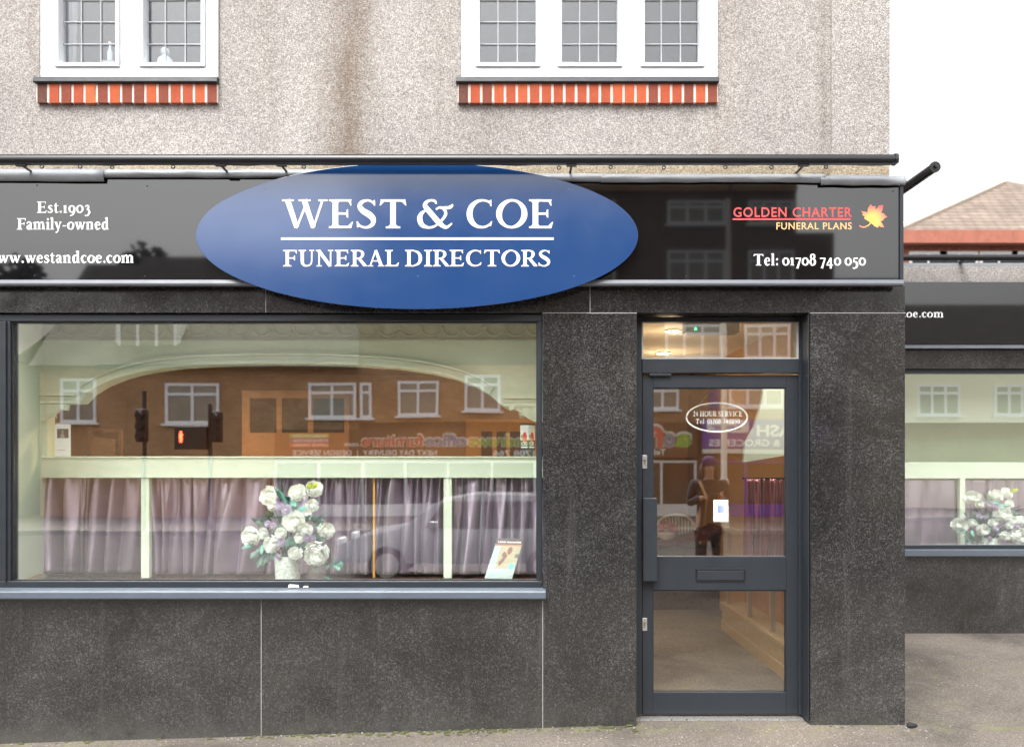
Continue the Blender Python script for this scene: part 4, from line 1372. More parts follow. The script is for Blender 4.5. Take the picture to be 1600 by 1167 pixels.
# ------------------------------------------------ leaflet, cards, collecting box
ly = .30
lf = thing('leaflet', 'pale leaning leaflet headed Leave memories at the right end of the shop window', 'leaflet', (P(787, 0, ly)[0], ly, .86))
q = [P(757, 903, ly - .02), P(800, 904, ly - .02), P(818, 842, ly + .06), P(777, 841, ly + .06)]
base_y, top_y = ly - .02, ly + .06
def LF(u, v, e=0.0):
    x = (q[0][0] * (1 - u) + q[1][0] * u) * (1 - v) + (q[3][0] * (1 - u) + q[2][0] * u) * v
    z = (q[0][1] * (1 - u) + q[1][1] * u) * (1 - v) + (q[3][1] * (1 - u) + q[2][1] * u) * v
    return (x, base_y + (top_y - base_y) * v - e, z)
def lquad(u0, u1, v0, v1, e):
    return [LF(u0, v0, e), LF(u1, v0, e), LF(u1, v1, e), LF(u0, v1, e)]
def lpoly(pts, e):
    return [LF(u, v, e) for u, v in pts]
mb = MB()
mb.add(lquad(0, 1, 0, 1, 0) + lquad(0, 1, 0, 1, -.003), [(0, 1, 2, 3), (7, 6, 5, 4), (0, 4, 5, 1), (1, 5, 6, 2), (2, 6, 7, 3), (3, 7, 4, 0)])
part(mb, 'sheet', plain('leaflet_paper', (.30, .37, .355), .4, .05), lf)
part(MB().add(lquad(0, 1, .86, 1, .001), [(0, 1, 2, 3)]), 'header', plain('leaflet_brown', (.035, .015, .011), .4), lf, fix=False)
part(MB().add(lquad(.02, .98, .82, .86, .001), [(0, 1, 2, 3)]), 'orange_band', plain('leaflet_orange', (.28, .11, .05), .4), lf, fix=False)
part(MB().add(lquad(.25, .98, .25, .82, .001), [(0, 1, 2, 3)]), 'photograph', plain('leaflet_photo', (.30, .27, .17), .4, .25, 60), lf, fix=False)
def blob(cu, cv, ru, rv_, n=14): return [(cu + ru * math.cos(2 * math.pi * k / n), cv + rv_ * math.sin(2 * math.pi * k / n)) for k in range(n)]
fg = MB()
fg.add(lpoly(blob(.62, .70, .09, .10), .0016), [tuple(range(14))])
fg.add(lpoly(blob(.44, .60, .07, .07), .0017), [tuple(range(14))])
fg.add(lpoly([(.50, .64), (.58, .58), (.50, .42), (.38, .30), (.32, .40), (.42, .50)], .0018), [tuple(range(6))])
part(fg, 'printed_couple', plain('leaflet_figures', (.14, .05, .03), .5, .3, 60), lf, fix=False)
part(MB().add(lpoly(blob(.84, .31, .10, .075), .002), [tuple(range(14))]), 'blue_dot', plain('leaflet_cyan', (.06, .45, .62), .4), lf, fix=False)
part(MB().add(lquad(.86, 1.0, .52, .62, .002), [(0, 1, 2, 3)]), 'inset', plain('leaflet_inset', (.10, .09, .06), .5), lf, fix=False)
tx_ = sans('Leave memories', 0.08, .94, .895, .055, 0, .012)
part(MB().add([LF(v[0], v[2], .002) for v in tx_.v], tx_.f), 'lettering', M['vinyl_white'], lf, fix=False)
for a, b, zz, h_, m_ in ((.25, .55, .2, .012, (.35, .4, .4)), (.6, .98, .2, .012, (.35, .35, .33)), (.12, .3, .06, .018, (.2, .5, .6)), (.88, .93, .05, .03, (.35, .2, .2))):
    part(MB().add(lquad(a, b, zz, zz + h_, .002), [(0, 1, 2, 3)]), 'small_print', plain('leaflet_print', m_, .5), lf, fix=False)
part(MB().add([LF(.35, .0, -.004), LF(.65, .0, -.004), LF(.65, .75, -.004), LF(.35, .75, -.004), (LF(.5, .1)[0] - .02, base_y + .11, .786), (LF(.5, .1)[0] + .02, base_y + .11, .786)], [(3, 2, 5, 4)]), 'prop', M['card'], lf, fix=False)
# move the sheet bottom onto the shelf level: small display step under it
part(MB().box(P(757, 0, ly)[0], P(800, 0, ly)[0], ly - .03, ly + .12, .7855, P(0, 904, ly - .02)[1] - .002), 'step', M['dark_wood'], lf)

# rail cards
def rail_card(name, label, pl, pr, pt, pb, cat, yy=AY + .02):
    z0 = rz1 + .001
    x0, zt = P(pl, pt, yy); x1, _ = P(pr, pt, yy)
    t = thing(name, label, cat, ((x0 + x1) / 2, yy, z0))
    part(MB().box(x0, x1, yy, yy + .004, z0, zt), 'card', M['card'], t)
    return t, x0, x1, z0, zt, yy
t, x0, x1, z0, zt, yy = rail_card('notice_card', 'white notice card with a small dark photograph, standing on the mint rail at the left', 85, 110, 663, 713, 'notice')
h_ = zt - z0
part(MB().box(x0 + .018, x1 - .014, yy - .001, yy, z0 + h_ * .57, z0 + h_ * .86), 'photograph', plain('card_photo', (.05, .055, .06), .4, .6, 60), t)
ph_ = MB()
xc = (x0 + x1) / 2
ph_.prism([(xc - .014, z0 + h_ * .58), (xc + .016, z0 + h_ * .58), (xc + .012, z0 + h_ * .68), (xc + .004, z0 + h_ * .71), (xc + .008, z0 + h_ * .77), (xc, z0 + h_ * .82), (xc - .007, z0 + h_ * .77), (xc - .003, z0 + h_ * .71), (xc - .012, z0 + h_ * .67)], yy - .0016, yy - .001)
part(ph_, 'printed_figure', plain('card_figure', (.30, .29, .28), .5), t)
part(MB().box(x0 + .02, x1 - .04, yy - .001, yy, z0 + h_ * .19, z0 + h_ * .205), 'print_line', plain('card_print', (.40, .30, .18), .5), t)
# collecting box: two printed faces
by_ = AY + .03
bx0, bz1 = P(813, 662, by_); bx1 = P(836, 0, by_)[0]; bz0 = rz1 + .001
cbx = thing('collecting_box', 'square white and black collecting box with red discs on the mint rail, right end', 'collecting box', ((bx0 + bx1) / 2, by_, bz0))
hb = bz1 - bz0
xm = bx0 + (bx1 - bx0) * .55
plan = [(bx0, by_ + .03), (xm, by_), (bx1, by_ + .035), (bx1 - .045, by_ + .075)]
def bxp(z0, z1, g=0.0):
    mb = MB()
    cxx = sum(p[0] for p in plan) / 4; cyy = sum(p[1] for p in plan) / 4
    pl = [(cxx + (a - cxx) * (1 + g), cyy + (b - cyy) * (1 + g)) for a, b in plan]
    mb.add([(a, b, z0) for a, b in pl] + [(a, b, z1) for a, b in pl], [(0, 1, 2, 3), (4, 5, 6, 7)] + [(i, (i + 1) % 4, (i + 1) % 4 + 4, i + 4) for i in range(4)])
    return mb
part(bxp(bz0, bz0 + hb * .5), 'lower_body', plain('box_black', (.02, .03, .03), .3), cbx)
part(bxp(bz0 + hb * .5, bz0 + hb * .96), 'upper_body', plain('box_white', (.75, .76, .74), .3), cbx)
part(bxp(bz0 + hb * .96, bz1, .06), 'lid', M['black_plastic'], cbx)
for (pa, pb) in ((plan[0], plan[1]), (plan[1], plan[2])):
    dx, dy = pb[0] - pa[0], pb[1] - pa[1]
    ml = math.hypot(dx, dy)
    nx, ny = dy / ml, -dx / ml
    def on(u, z, e=.001): return (pa[0] + dx * u + nx * e, pa[1] + dy * u + ny * e, z)
    n = 16
    part(MB().add([on(.55 + .28 * math.cos(2 * math.pi * k / n), bz0 + hb * (.58 + .17 * math.sin(2 * math.pi * k / n))) for k in range(n)], [tuple(range(n))]), 'red_disc', plain('box_red', (.62, .04, .03), .4), cbx, fix=False)
    part(MB().add([on(.22 + .12 * math.cos(2 * math.pi * k / n), bz0 + hb * (.60 + .07 * math.sin(2 * math.pi * k / n)), .0015) for k in range(n)], [tuple(range(n))]), 'green_leaf', plain('box_green', (.15, .35, .05), .4), cbx, fix=False)
    lt_ = sans('CIS', .14, .86, .34, .10, 0, .02)
    part(MB().add([on(v[0], bz0 + hb * v[2], .0015) for v in lt_.v], lt_.f), 'lettering', M['vinyl_white'], cbx, fix=False)
    part(MB().add([on(.1, bz0 + hb * .26), on(.9, bz0 + hb * .26), on(.9, bz0 + hb * .30), on(.1, bz0 + hb * .30)], [(0, 1, 2, 3)]), 'print_band', M['vinyl_white'], cbx, fix=False)

# ------------------------------------------------ things deeper in the room
def slab(name, label, cat, x0, x1, y, z0, z1):
    return thing(name, label, cat, ((x0 + x1) / 2, y, z0))
py_ = 2.4
a, zt = P(134, 668, py_); b, zb_ = P(190, 720, py_)
pf = thing('picture_frame', 'dark framed picture leaning behind the mint rail on the left', 'picture', ((a + b) / 2, py_, zb_ - .4))
zb2 = zb_ - .4
fr = MB().prism([(a, zb2), (a + .035, zb2), (a + .055, zt), (a + .02, zt + .01)], py_, py_ + .03)
fr.prism([(b - .045, zb2), (b, zb2), (b, zt - .02), (b - .03, zt - .02)], py_, py_ + .03)
fr.prism([(a + .055, zt - .035), (b - .03, zt - .055), (b - .03, zt - .02), (a + .055, zt)], py_, py_ + .03)
part(fr, 'frame', M['dark_wood'], pf)
part(MB().prism([(a + .03, zb2), (b - .03, zb2), (b - .03, zt - .05), (a + .06, zt - .03)], py_ + .012, py_ + .02), 'picture', plain('sepia_print', (.10, .06, .035), .5, .5, 5), pf)
part(MB().box(a, b, py_ - .02, py_ + .25, -.04, zb2), 'stand', M['mid_wood'], pf)
part(MB().box(P(222, 0, 2.6)[0], P(231, 0, 2.6)[0], RB - .004, RB - .001, 1.86, 1.98), 'wall_switch', M['card'])

sy_ = 3.6
scr = thing('room_screen', 'golden wood partition with dark square panes at the back of the room', 'partition', (P(460, 0, sy_)[0], sy_, -.04))
xs_ = [378, 390, 432, 440, 481, 489, 538, 545]
zt, zb_ = P(0, 622, sy_)[1], P(0, 676, sy_)[1]
fm = MB()
for i in range(0, 8, 2):
    fm.box(P(xs_[i], 0, sy_)[0], P(xs_[i + 1], 0, sy_)[0], sy_, sy_ + .05, .3, zt + .08)
for i in range(1, 7, 2):
    xa_, xb_ = P(xs_[i], 0, sy_)[0], P(xs_[i + 1], 0, sy_)[0]
    fm.box(xa_, xb_, sy_, sy_ + .05, zt, zt + .08).box(xa_, xb_, sy_, sy_ + .05, .3, zb_)
part(fm, 'frame', M['mid_wood'], scr)
for i in range(1, 7, 2):
    part(MB().box(P(xs_[i], 0, sy_)[0], P(xs_[i + 1], 0, sy_)[0], sy_ + .02, sy_ + .03, zb_, zt), 'dark_pane', M['dark_pane'], scr)
part(MB().box(P(378, 0, sy_)[0], P(545, 0, sy_)[0], sy_ + .051, sy_ + .06, -.04, .3), 'plinth', M['mid_wood'], scr)
shf = thing('wall_shelf', 'long orange-brown shelf on the back wall, right of the dark panes', 'shelf', (P(660, 0, 4.6)[0], 4.6, 1.9))
x0, zt = P(586, 598, 4.8); x1, zb_ = P(728, 640, 4.8)
part(MB().box(x0, x1, 4.8, RB - .002, zb_ - .03, zb_).box(x0, x1, 4.9, RB - .002, zt, zt + .02), 'board', M['gold_wood'], shf)
part(MB().box(x0 + .05, x0 + .09, 4.9, RB - .004, zb_, zt).box(x1 - .09, x1 - .05, 4.9, RB - .004, zb_, zt), 'bracket', M['mid_wood'], shf)
dy_ = 4.2
idr = thing('inner_door', 'warm lit golden door with three dark slots, behind the right end of the mint rail', 'door', (P(790, 0, dy_)[0], dy_, -.04))
x0, zt = P(728, 655, dy_); x1 = P(905, 0, dy_)[0]
sl_ = [(752, 769), (776, 791), (797, 814)]
zs1 = P(0, 674, dy_)[1]
dm = MB().box(x0, x1, dy_, dy_ + .06, zs1, zt)
ed = [x0] + [P(v, 0, dy_)[0] for s in sl_ for v in s] + [x1]
for i in range(0, len(ed), 2): dm.box(ed[i], ed[i + 1], dy_, dy_ + .06, .9, zs1)
dm.box(x0, x1, dy_, dy_ + .06, -.04, .9)
part(dm, 'leaf', M['gold_wood'], idr)
for s in sl_:
    part(MB().box(P(s[0], 0, dy_)[0], P(s[1], 0, dy_)[0], dy_ + .02, dy_ + .03, .9, zs1), 'slot_pane', plain('slot_brown', (.10, .055, .025), .3), idr)
part(MB().box(x0 - 1.6, x1 + .3, dy_ + .065, dy_ + .15, -.04, 2.5), 'lobby_wall', M['tan_wall'])

# ceiling lights: two seen over the door, two added behind the screen
bulb = emit('warm_lamp_face', (1.0, .78, .48), 14)
def downlight(label, x, y, watts, drop=.03):
    t = thing('ceiling_light', label, 'ceiling light', (x, y, CZ), 'recessed ceiling lights')
    part(MB().lathe(x, y, [(.075, CZ - .001), (.08, CZ - .012), (.062, CZ - .014), (.062, CZ - .001)], 18), 'rim', M['white_paint'], t, smooth=True)
    part(MB().lathe(x, y, [(.060, CZ - .006), (.060, CZ - .010)], 16), 'lens', bulb, t)
    l = bpy.data.objects.new('bulb', bpy.data.lights.new('bulb', 'SPOT' if drop < .1 else 'POINT'))
    l.data.energy = watts; l.data.color = (1.0, .72, .42); l.data.shadow_soft_size = .06
    if drop < .1:
        l.data.spot_size = R(168); l.data.spot_blend = 1.0
    COL.objects.link(l); l.parent = t
    l.location = (0, 0, -drop)
    return t
downlight('recessed ceiling light nearest the street, seen through the pane over the door', P(1052, 0, 2.1)[0], 2.1, 2.6, .3)
downlight('recessed ceiling light deeper in the shop, seen low in the pane over the door', P(1036, 0, 3.55)[0], 3.55, 3.5, .3)
downlight('added unseen ceiling light behind the arched screen, lighting the brown back room', -0.8, 2.0, 110)
downlight('added unseen ceiling light at the left of the room behind the arched screen', -3.0, 2.2, 110)
# emergency light unit
ey = 1.3
ex0, ez1 = P(1073, 506, ey); ex1, ez0 = P(1156, 519, ey)
em = thing('ceiling_unit', 'grey ceiling unit with a small green indicator light, above the door', 'emergency light', ((ex0 + ex1) / 2, ey, CZ))
part(MB().box(ex0, ex1, ey, ey + .16, ez0, CZ - .001), 'housing', plain('grey_unit', (.30, .32, .31), .5), em, bevel=.006)
part(MB().ball((P(1087, 514, ey)[0], ey - .002, P(0, 514, ey)[1]), .007, 8, 5), 'indicator', emit('green_led', (.05, 1.0, .25), 5), em)

# hanging sign inside the door: clear disc with white ring and lettering, on chains
hy2 = .30
hc = P(1120, 652, hy2)
sA = SC * CAMD / (CAMD + hy2)
hs = thing('hanging_sign', 'clear oval sign reading 24 HOUR SERVICE with a phone number, hanging inside the door', 'sign', (hc[0], hy2, hc[1]))
rg = [(hc[0] + 47.5 / sA * math.cos(2 * math.pi * k / 64), hy2, hc[1] + 22.5 / sA * math.sin(2 * math.pi * k / 64)) for k in range(65)]
part(MB().tube(rg, .0055, 6, cap=False), 'ring', M['vinyl_white'], hs, smooth='all')
n = 48
part(MB().prism([(hc[0] + 47 / sA * math.cos(2 * math.pi * k / n), hc[1] + 22 / sA * math.sin(2 * math.pi * k / n)) for k in range(n)], hy2 + .001, hy2 + .004), 'clear_disc', glass('clear_acrylic', .03, (.97, .97, .97)), hs)
part(serif('24 HOUR SERVICE', P(1083, 0, hy2)[0], P(1160, 0, hy2)[0], P(0, 650.5, hy2)[1], 8.0 / sA, hy2 - .001, lining=True, spacing=.09), 'lettering', M['vinyl_white'], hs, fix=False)
part(serif('Tel: 01708-740050', P(1087, 0, hy2)[0], P(1156, 0, hy2)[0], P(0, 662, hy2)[1], 7.5 / sA, hy2 - .001, lining=True, spacing=.09), 'lettering', M['vinyl_white'], hs, fix=False)
for (pa, qa, pb, qb) in ((1088, 637, 1116, 606), (1150, 637, 1135, 606)):
    xa_, za_ = P(pa, qa, hy2); xb_, zb_ = P(pb, qb, hy2)
    part(MB().tube([(xa_, hy2, za_), (xb_, hy2, zb_), (xb_ + (xb_ - xa_) * 1.3, hy2, CZ - .001)], .0022, 5), 'chain', M['steel'], hs)
# white card on the door glass
cy_ = LY + .0295
c0 = P(1115, 815, cy_); c1 = P(1138, 781, cy_)
cd = thing('door_card', 'white card fixed inside the glass of the grey door', 'notice', ((c0[0] + c1[0]) / 2, cy_, c0[1]))
part(MB().box(c0[0], c1[0], cy_, cy_ + .003, c0[1], c1[1]), 'card', M['card'], cd, bevel=.001)
part(MB().box(c0[0] + .026, c1[0] - .026, cy_ - .0006, cy_, c0[1] + .055, c1[1] - .035), 'blue_square', plain('soft_blue_print', (.20, .25, .55), .5), cd)

# room furniture seen through the door
def side_display():
    t = thing('side_display', 'cream side window display with posts and plum curtain, seen through the door', 'display screen', (1.9, 1.8, -.04))
    m = MB()
    xq0, xq1 = 2.03, RX - .14
    m.box(xq0, xq1, .9, 3.0, -.03, .22)
    part(m, 'plinth', M['cream'], t, bevel=.004)
    part(MB().box(xq0 - .015, xq1, .88, 3.02, .221, .26).box(xq0 - .012, xq0 - .001, .9, 3.0, -.03, .09), 'plinth_moulding', M['cream'], t, bevel=.004)
    sp_ = part(MB().lathe(1.98, .62, [(.045, CZ - .001), (.05, CZ - .02), (.036, CZ - .022), (.036, CZ - .001)], 16), 'added_spotlight', M['white_paint'], t)  # lamp added here to brighten the mint header and plum curtain
    part(MB().lathe(1.98, .62, [(.035, CZ - .012), (.035, CZ - .016)], 14), 'lens', added_lampface, t)
    l = bpy.data.objects.new('bulb', bpy.data.lights.new('bulb', 'SPOT'))
    l.data.energy = 22; l.data.color = (1, .96, .9); l.data.shadow_soft_size = .05
    l.data.spot_size = R(160); l.data.spot_blend = 1.0
    COL.objects.link(l); l.parent = t
    l.location = Vector((1.98, .62, CZ - .035)) - WORLD[t.name]
    for y in (.95, 1.55, 2.2, 2.9):
        part(MB().box(xq0 + .02, xq0 + .06, y - .02, y + .02, .261, .95), 'post', M['cream'], t)
    part(MB().box(xq0 + .01, xq0 + .07, .9, 3.0, .951, .99), 'rail', M['cream'], t)
    hp = [(1196, 590), (1262, 590), (1262, 706), (1162, 722), (1164, 694), (1178, 668), (1188, 636)]
    part(MB().prism([P(a, b, 1.15) for a, b in hp], 1.15, 1.2), 'header', M['mint'], t)
    part(MB().box(xq1 - .02, xq1 - .01, .9, 3.0, .261, .95), 'backing', M['mid_wood'], t)
    return t
side_display()
cu = curtain('curtain', 'plum red curtain hanging inside on the right, behind the door glass', P(1163, 0, 1.0)[0], P(1250, 0, 1.0)[0], P(1160, 0, 1.0)[0], P(1250, 0, 1.0)[0], P(0, 748, 1.0)[1], .80, .98, M['satin_red'], 8, 91, None, .02)
rod = thing('curtain_rod', 'thin dark rod carrying the plum curtain inside the door', 'curtain rod', (1.95, .98, P(0, 747, .98)[1]))
part(MB().tube([(P(1160, 0, .98)[0], .98, P(0, 748, .98)[1] + .004), (RX - .14, .98, P(0, 748, .98)[1] + .004)], .006, 8), 'pole', M['black_metal'], rod)

dk = thing('reception_desk', 'dark red wood desk with a rising curved top at the back of the shop', 'desk', (1.85, 4.1, -.04))
part(MB().box(1.42, RX - .135, 4.1, 4.5, -.038, .68), 'body', M['dark_wood'], dk)
part(MB().prism([(1.38, .682), (1.62, .69), (1.9, .72), (2.1, .77), (RX - .135, .86), (RX - .135, .92), (2.1, .83), (1.9, .775), (1.62, .745), (1.38, .74)], 4.02, 4.55), 'top', M['red_wood'], dk, bevel=.006)
fl_ = thing('flower_bowl', 'bowl of coral pink blooms standing on the dark red desk', 'flowers', (1.72, 4.2, .75))
part(MB().lathe(1.72, 4.2, [(.05, .755), (.10, .80), (.11, .84), (.09, .84)], 16), 'bowl', M['card'], fl_, smooth=True)
for k in range(7):
    part(rose((1.72 + .08 * math.cos(k * .9), 4.2 + .06 * math.sin(k * .9), .87 + .02 * (k % 3)), .05, (math.cos(k * .9) * .4, -1, .7), 500 + k), 'bloom', plain('coral_petal', (.62, .16, .12), .6, .1) if k == 0 else bpy.data.materials['coral_petal'], fl_, smooth='all', fix=False)
# white wicker chair
wy = 4.85
def wick():
    cxm = P(1062, 0, wy)[0]
    t = thing('wicker_chair', 'white wicker chair with a rounded back behind the dark red desk', 'chair', (cxm, wy, -.04))
    w = .22
    def wire(pts, r=.008): return MB().tube(pts, r, 6)
    part(MB().box(cxm - w, cxm + w, wy - .25, wy + .22, .38, .43), 'seat', M['old_paint'], t, bevel=.02)
    bk_ = MB()
    for k in range(13):
        u = -1 + 2 * k / 12
        bk_.tube([(cxm + u * w, wy + .2, .43), (cxm + u * w * 1.05, wy + .25, .95 - .10 * u * u)], .006, 5)
    for zz in (.52, .62, .72, .82):
        bk_.tube([(cxm - w, wy + .22, zz), (cxm + w, wy + .22, zz)], .005, 5)
    part(bk_, 'back_weave', M['old_paint'], t)
    part(MB().tube([(cxm + w * 1.05 * math.cos(a), wy + .25, .82 + .16 * math.sin(a)) for a in [math.pi * k / 10 for k in range(11)]], .016, 8), 'back_rim', M['old_paint'], t, smooth='all')
    for sx2 in (-1, 1):
        part(MB().tube([(cxm + sx2 * w, wy + .24, .82), (cxm + sx2 * w * 1.1, wy, .66), (cxm + sx2 * w, wy - .24, .62), (cxm + sx2 * w, wy - .24, .42)], .014, 8), 'arm', M['old_paint'], t, smooth='all')
        for dy2 in (-.22, .18):
            part(MB().tube([(cxm + sx2 * (w - .02), wy + dy2, -.04), (cxm + sx2 * (w - .03), wy + dy2, .38)], .016, 8), 'leg', M['old_paint'], t)
wick()
pnl = thing('folding_screen', 'pale panelled cabinet against the back wall, left through the door glass', 'cabinet', (1.35, 5.5, -.04))
part(MB().box(.95, 1.75, 5.45, RB - .003, -.03, 1.75), 'body', M['cream'], pnl)
for k in range(2):
    part(MB().box(1.0 + k * .38, 1.34 + k * .38, 5.435, 5.448, .9, 1.68), 'door_panel', plain('cream_panel', (.66, .58, .42), .4), pnl, bevel=.006)

# ------------------------------------------------ small things outside
for k, (px, py, w) in enumerate(((459, 916, .032), (478, 914, .014))):
    yy = .012
    x, z = P(px, py + 3, yy)
    m = MB()
    m.prism([(x - w, Z(919) + .0035), (x + w, Z(919) + .0035), (x + w * .8, Z(919) + .018 * (1 - k * .4)), (x - w * .9, Z(919) + .021 * (1 - k * .4))], yy - .012, yy + .012)
    o = m.build('paper_scrap', M['card'], None)
    tag(o, ('larger white scrap lying on the window sill below the flower vase', 'tiny white scrap on the sill, right of the larger scrap')[k], 'scrap')
sm_ = MB()
sx0, sz0 = P(1424, 1133, -.06)
for k in range(3):
    sm_.ball((sx0 + .018 * k, -.05 + .01 * k, gz(sx0) + .012 - .003 * k), .022 - .004 * k, 8, 6, (1.2, 1, .9))
tag(sm_.build('stone', plain('black_stone', (.02, .02, .02), .8, .4, 40, .6), None, smooth='all'), 'small black lump at the foot of the right granite pillar', 'stone')
r_ = random.Random(17)
m = MB()
for k in range(230):
    x = r_.uniform(-3.3, 2.35) if r_.random() < .3 else r_.gauss(r_.choice([-1.3, -.9, -.3, .55]), .14)
    if DL < x < DR: continue
    y = -.004 - abs(r_.gauss(0, .035))
    rr = r_.uniform(.004, .013)
    m.ball((x, y, gz(x) - .004 * abs(y) * 10), rr, 5, 4, (1.5, 1.1, .7))
o = m.build('moss', plain('moss_green', (.075, .08, .03), .95, .5, 30), None, smooth='all')
tag(o, 'green moss and dust gathered where the granite meets the pavement', 'moss', kind='stuff')
m = MB()
for k in range(700):
    x, y = r_.uniform(-3.3, 4.5), -r_.uniform(.0, .8)
    if x > 2.5: y = r_.uniform(-1.2, 2.7)
    rr = r_.uniform(.002, .006)
    m.ball((x, y, gz(x) - .012 * max(0, -y) + .002), rr, 5, 4, (1.2, 1, .7))
o = m.build('grit', plain('pale_grit', (.34, .32, .29), .9, .6, 60), None)
tag(o, 'loose pale grit scattered over the pavement', 'grit', kind='stuff')

# ------------------------------------------------------------------ the second shopfront, set back on the right
NY = 2.8
def N(px, py, y=NY):
    return P(px, py, y)
nb = thing('neighbour_shop', 'set-back single-storey shopfront in dark granite on the right', 'shop', (5.2, NY, 0))
nx0, nx1 = 2.95, 10.5
nz = lambda py: N(0, py)[1]
wx0, wx1 = 3.45, 8.6
part(MB().box(nx0, wx0, NY, NY + .2, -.2, nz(540)).box(wx1, nx1, NY, NY + .2, -.2, nz(540)), 'granite_pier', M['granite'])
part(MB().box(wx0, wx1, NY, NY + .2, -.2, nz(868)), 'granite_riser', M['granite'])
part(MB().box(wx0, wx1, NY, NY + .2, nz(576), nz(540)), 'granite_lintel', M['granite'])
part(MB().box(nx0, nx1, NY - .06, NY + .2, nz(540) + .002, nz(443)), 'fascia_board', M['fascia'])
part(MB().box(nx0, nx1, NY - .02, NY + .2, nz(443) + .002, nz(417)), 'pebble_band', M['pebble'])
part(MB().box(nx0, nx1, NY - .08, NY - .06, nz(546), nz(541)), 'fascia_trim', M['trim'])
wn_ = bpy.data.objects.new('shop_window', None); COL.objects.link(wn_); wn_.parent = nb; WORLD[wn_.name] = WORLD[nb.name].copy()
f = MB().box(wx0, wx1, NY + .03, NY + .1, nz(583), nz(576) - .001).box(wx0, wx0 + .06, NY + .03, NY + .1, nz(852), nz(583)).box(wx1 - .06, wx1, NY + .03, NY + .1, nz(852), nz(583)).box(wx0, wx1, NY + .03, NY + .1, nz(868) + .001, nz(852))
part(f, 'frame', M['anthracite'], wn_)
part(MB().box(wx0 + .06, wx1 - .06, NY + .06, NY + .068, nz(852), nz(583)), 'glass_pane', M['pane'], wn_)
part(MB().box(wx0 - .03, wx1 + .03, NY - .06, NY + .03, nz(868) + .001, nz(858)), 'sill', M['sill_grey'], wn_, bevel=.004)
part(MB().box(nx0, nx1, NY + .2, 9, -.2, -.02).box(nx0, nx0 + .15, NY + .2, 9, -.02, nz(417)).box(nx1 - .15, nx1, NY + .2, 9, -.02, nz(417)).box(nx0 + .15, nx1 - .15, 8.8, 9, -.02, nz(417)), 'shell_wall', M['cream'])
part(MB().box(nx0, nx1, NY - .02, 9, nz(417) + .002, nz(412)), 'flat_roof', M['lead'])
part(MB().box(wx0 - .2, wx1 + .2, NY + .21, NY + 1.0, nz(868) - .15, nz(868) - .06), 'display_shelf', M['dark_wood'])
part(MB().box(wx0 - .2, wx1 + .2, NY + 3.0, NY + 3.1, 0, 3.2), 'back_wall', M['tan_wall'])
part(MB().box(wx0, wx1, NY + 1.0, NY + 1.05, 1.2, 2.5), 'reflection_panel', plain('green_reflection_tint', (.30, .40, .24), .7, .2, 2))  # green panel put in for the greenery reflected in this window
nt = thing('trough_light', 'black tubular sign light along the roof edge of the set-back shop', 'sign light', (6, NY - .2, nz(410)))
part(MB().tube([(nx0, NY - .2, nz(411)), (nx1, NY - .2, nz(411))], .028, 12), 'housing', M['black_metal'], nt, smooth=True)
part(MB().box(4.2, 4.23, NY - .2, NY, nz(411) - .01, nz(411) + .01).box(7.2, 7.23, NY - .2, NY, nz(411) - .01, nz(411) + .01), 'bracket', M['black_plastic'], nt)
ns = thing('shop_lettering', 'white web address lettering on the black board of the set-back shop', 'sign', (N(1445, 0)[0], NY - .062, nz(496)))
ny_ = NY - .062
part(serif('www.westandcoe.com', P(1475, 0, ny_)[0] - 1.12, P(1475, 0, ny_)[0], P(0, 496, ny_)[1], .072, ny_), 'lettering', M['vinyl_white'], ns, fix=False)
BY = NY + .62
nd = thing('window_display', 'mint green rail and band across the window of the set-back shop', 'display screen', (6, BY, 1.5))
part(MB().box(wx0, wx1, BY, BY + .1, P(0, 747, BY)[1], P(0, 722, BY)[1]), 'rail', M['mint'], nd)
part(MB().box(wx0, wx1, BY, BY + .1, P(0, 660, BY)[1], P(0, 575, BY)[1] + .1), 'header', M['mint'], nd)
for k in range(4):  # unseen lamps added to lift the mint header and flowers
    lx2, ly2 = 3.9 + k * 1.0, NY + .14
    part(MB().lathe(lx2, ly2, [(.045, 2.60), (.05, 2.575), (.036, 2.573), (.036, 2.60)], 16), 'added_spotlight', M['white_paint'], nd)
    part(MB().lathe(lx2, ly2, [(.035, 2.585), (.035, 2.58)], 14), 'lens', added_lampface, nd)
    l = bpy.data.objects.new('bulb', bpy.data.lights.new('bulb', 'SPOT'))
    l.data.energy = 9; l.data.color = (.97, .98, 1.0); l.data.shadow_soft_size = .05
    l.data.spot_size = R(165); l.data.spot_blend = 1.0
    COL.objects.link(l); l.parent = nd
    l.location = Vector((lx2, ly2, 2.56)) - WORLD[nd.name]
part(MB().box(wx0, wx1, NY + .11, BY + .1, 2.601, 2.66), 'soffit', M['mint'], nd)
for px in (1500, 1620):
    part(MB().box(P(px, 0, BY)[0], P(px + 8, 0, BY)[0], BY, BY + .05, .62, P(0, 747, BY)[1]), 'post', M['mint'], nd)
for k, (a, b) in enumerate(((3.5, 4.55), (4.6, 5.6), (5.65, 6.7))):
    curtain('curtain', ('mauve curtain at the left end of the set-back shop window', 'mauve curtain in the middle of the set-back shop window', 'mauve curtain at the right of the set-back shop window, partly out of view')[k], a, b, a - .02, b, P(0, 748, BY)[1], .66, BY + .06, M['satin'], 8, 200 + k, 'mauve curtains of the set-back shop')
fa2 = copy_tree(fa, loc=(P(1545, 0, NY + .3)[0], NY + .3, nz(868) - .06), label='white flower arrangement in the window of the set-back shop')
fa2.scale = (1.15, 1.15, 1.0)

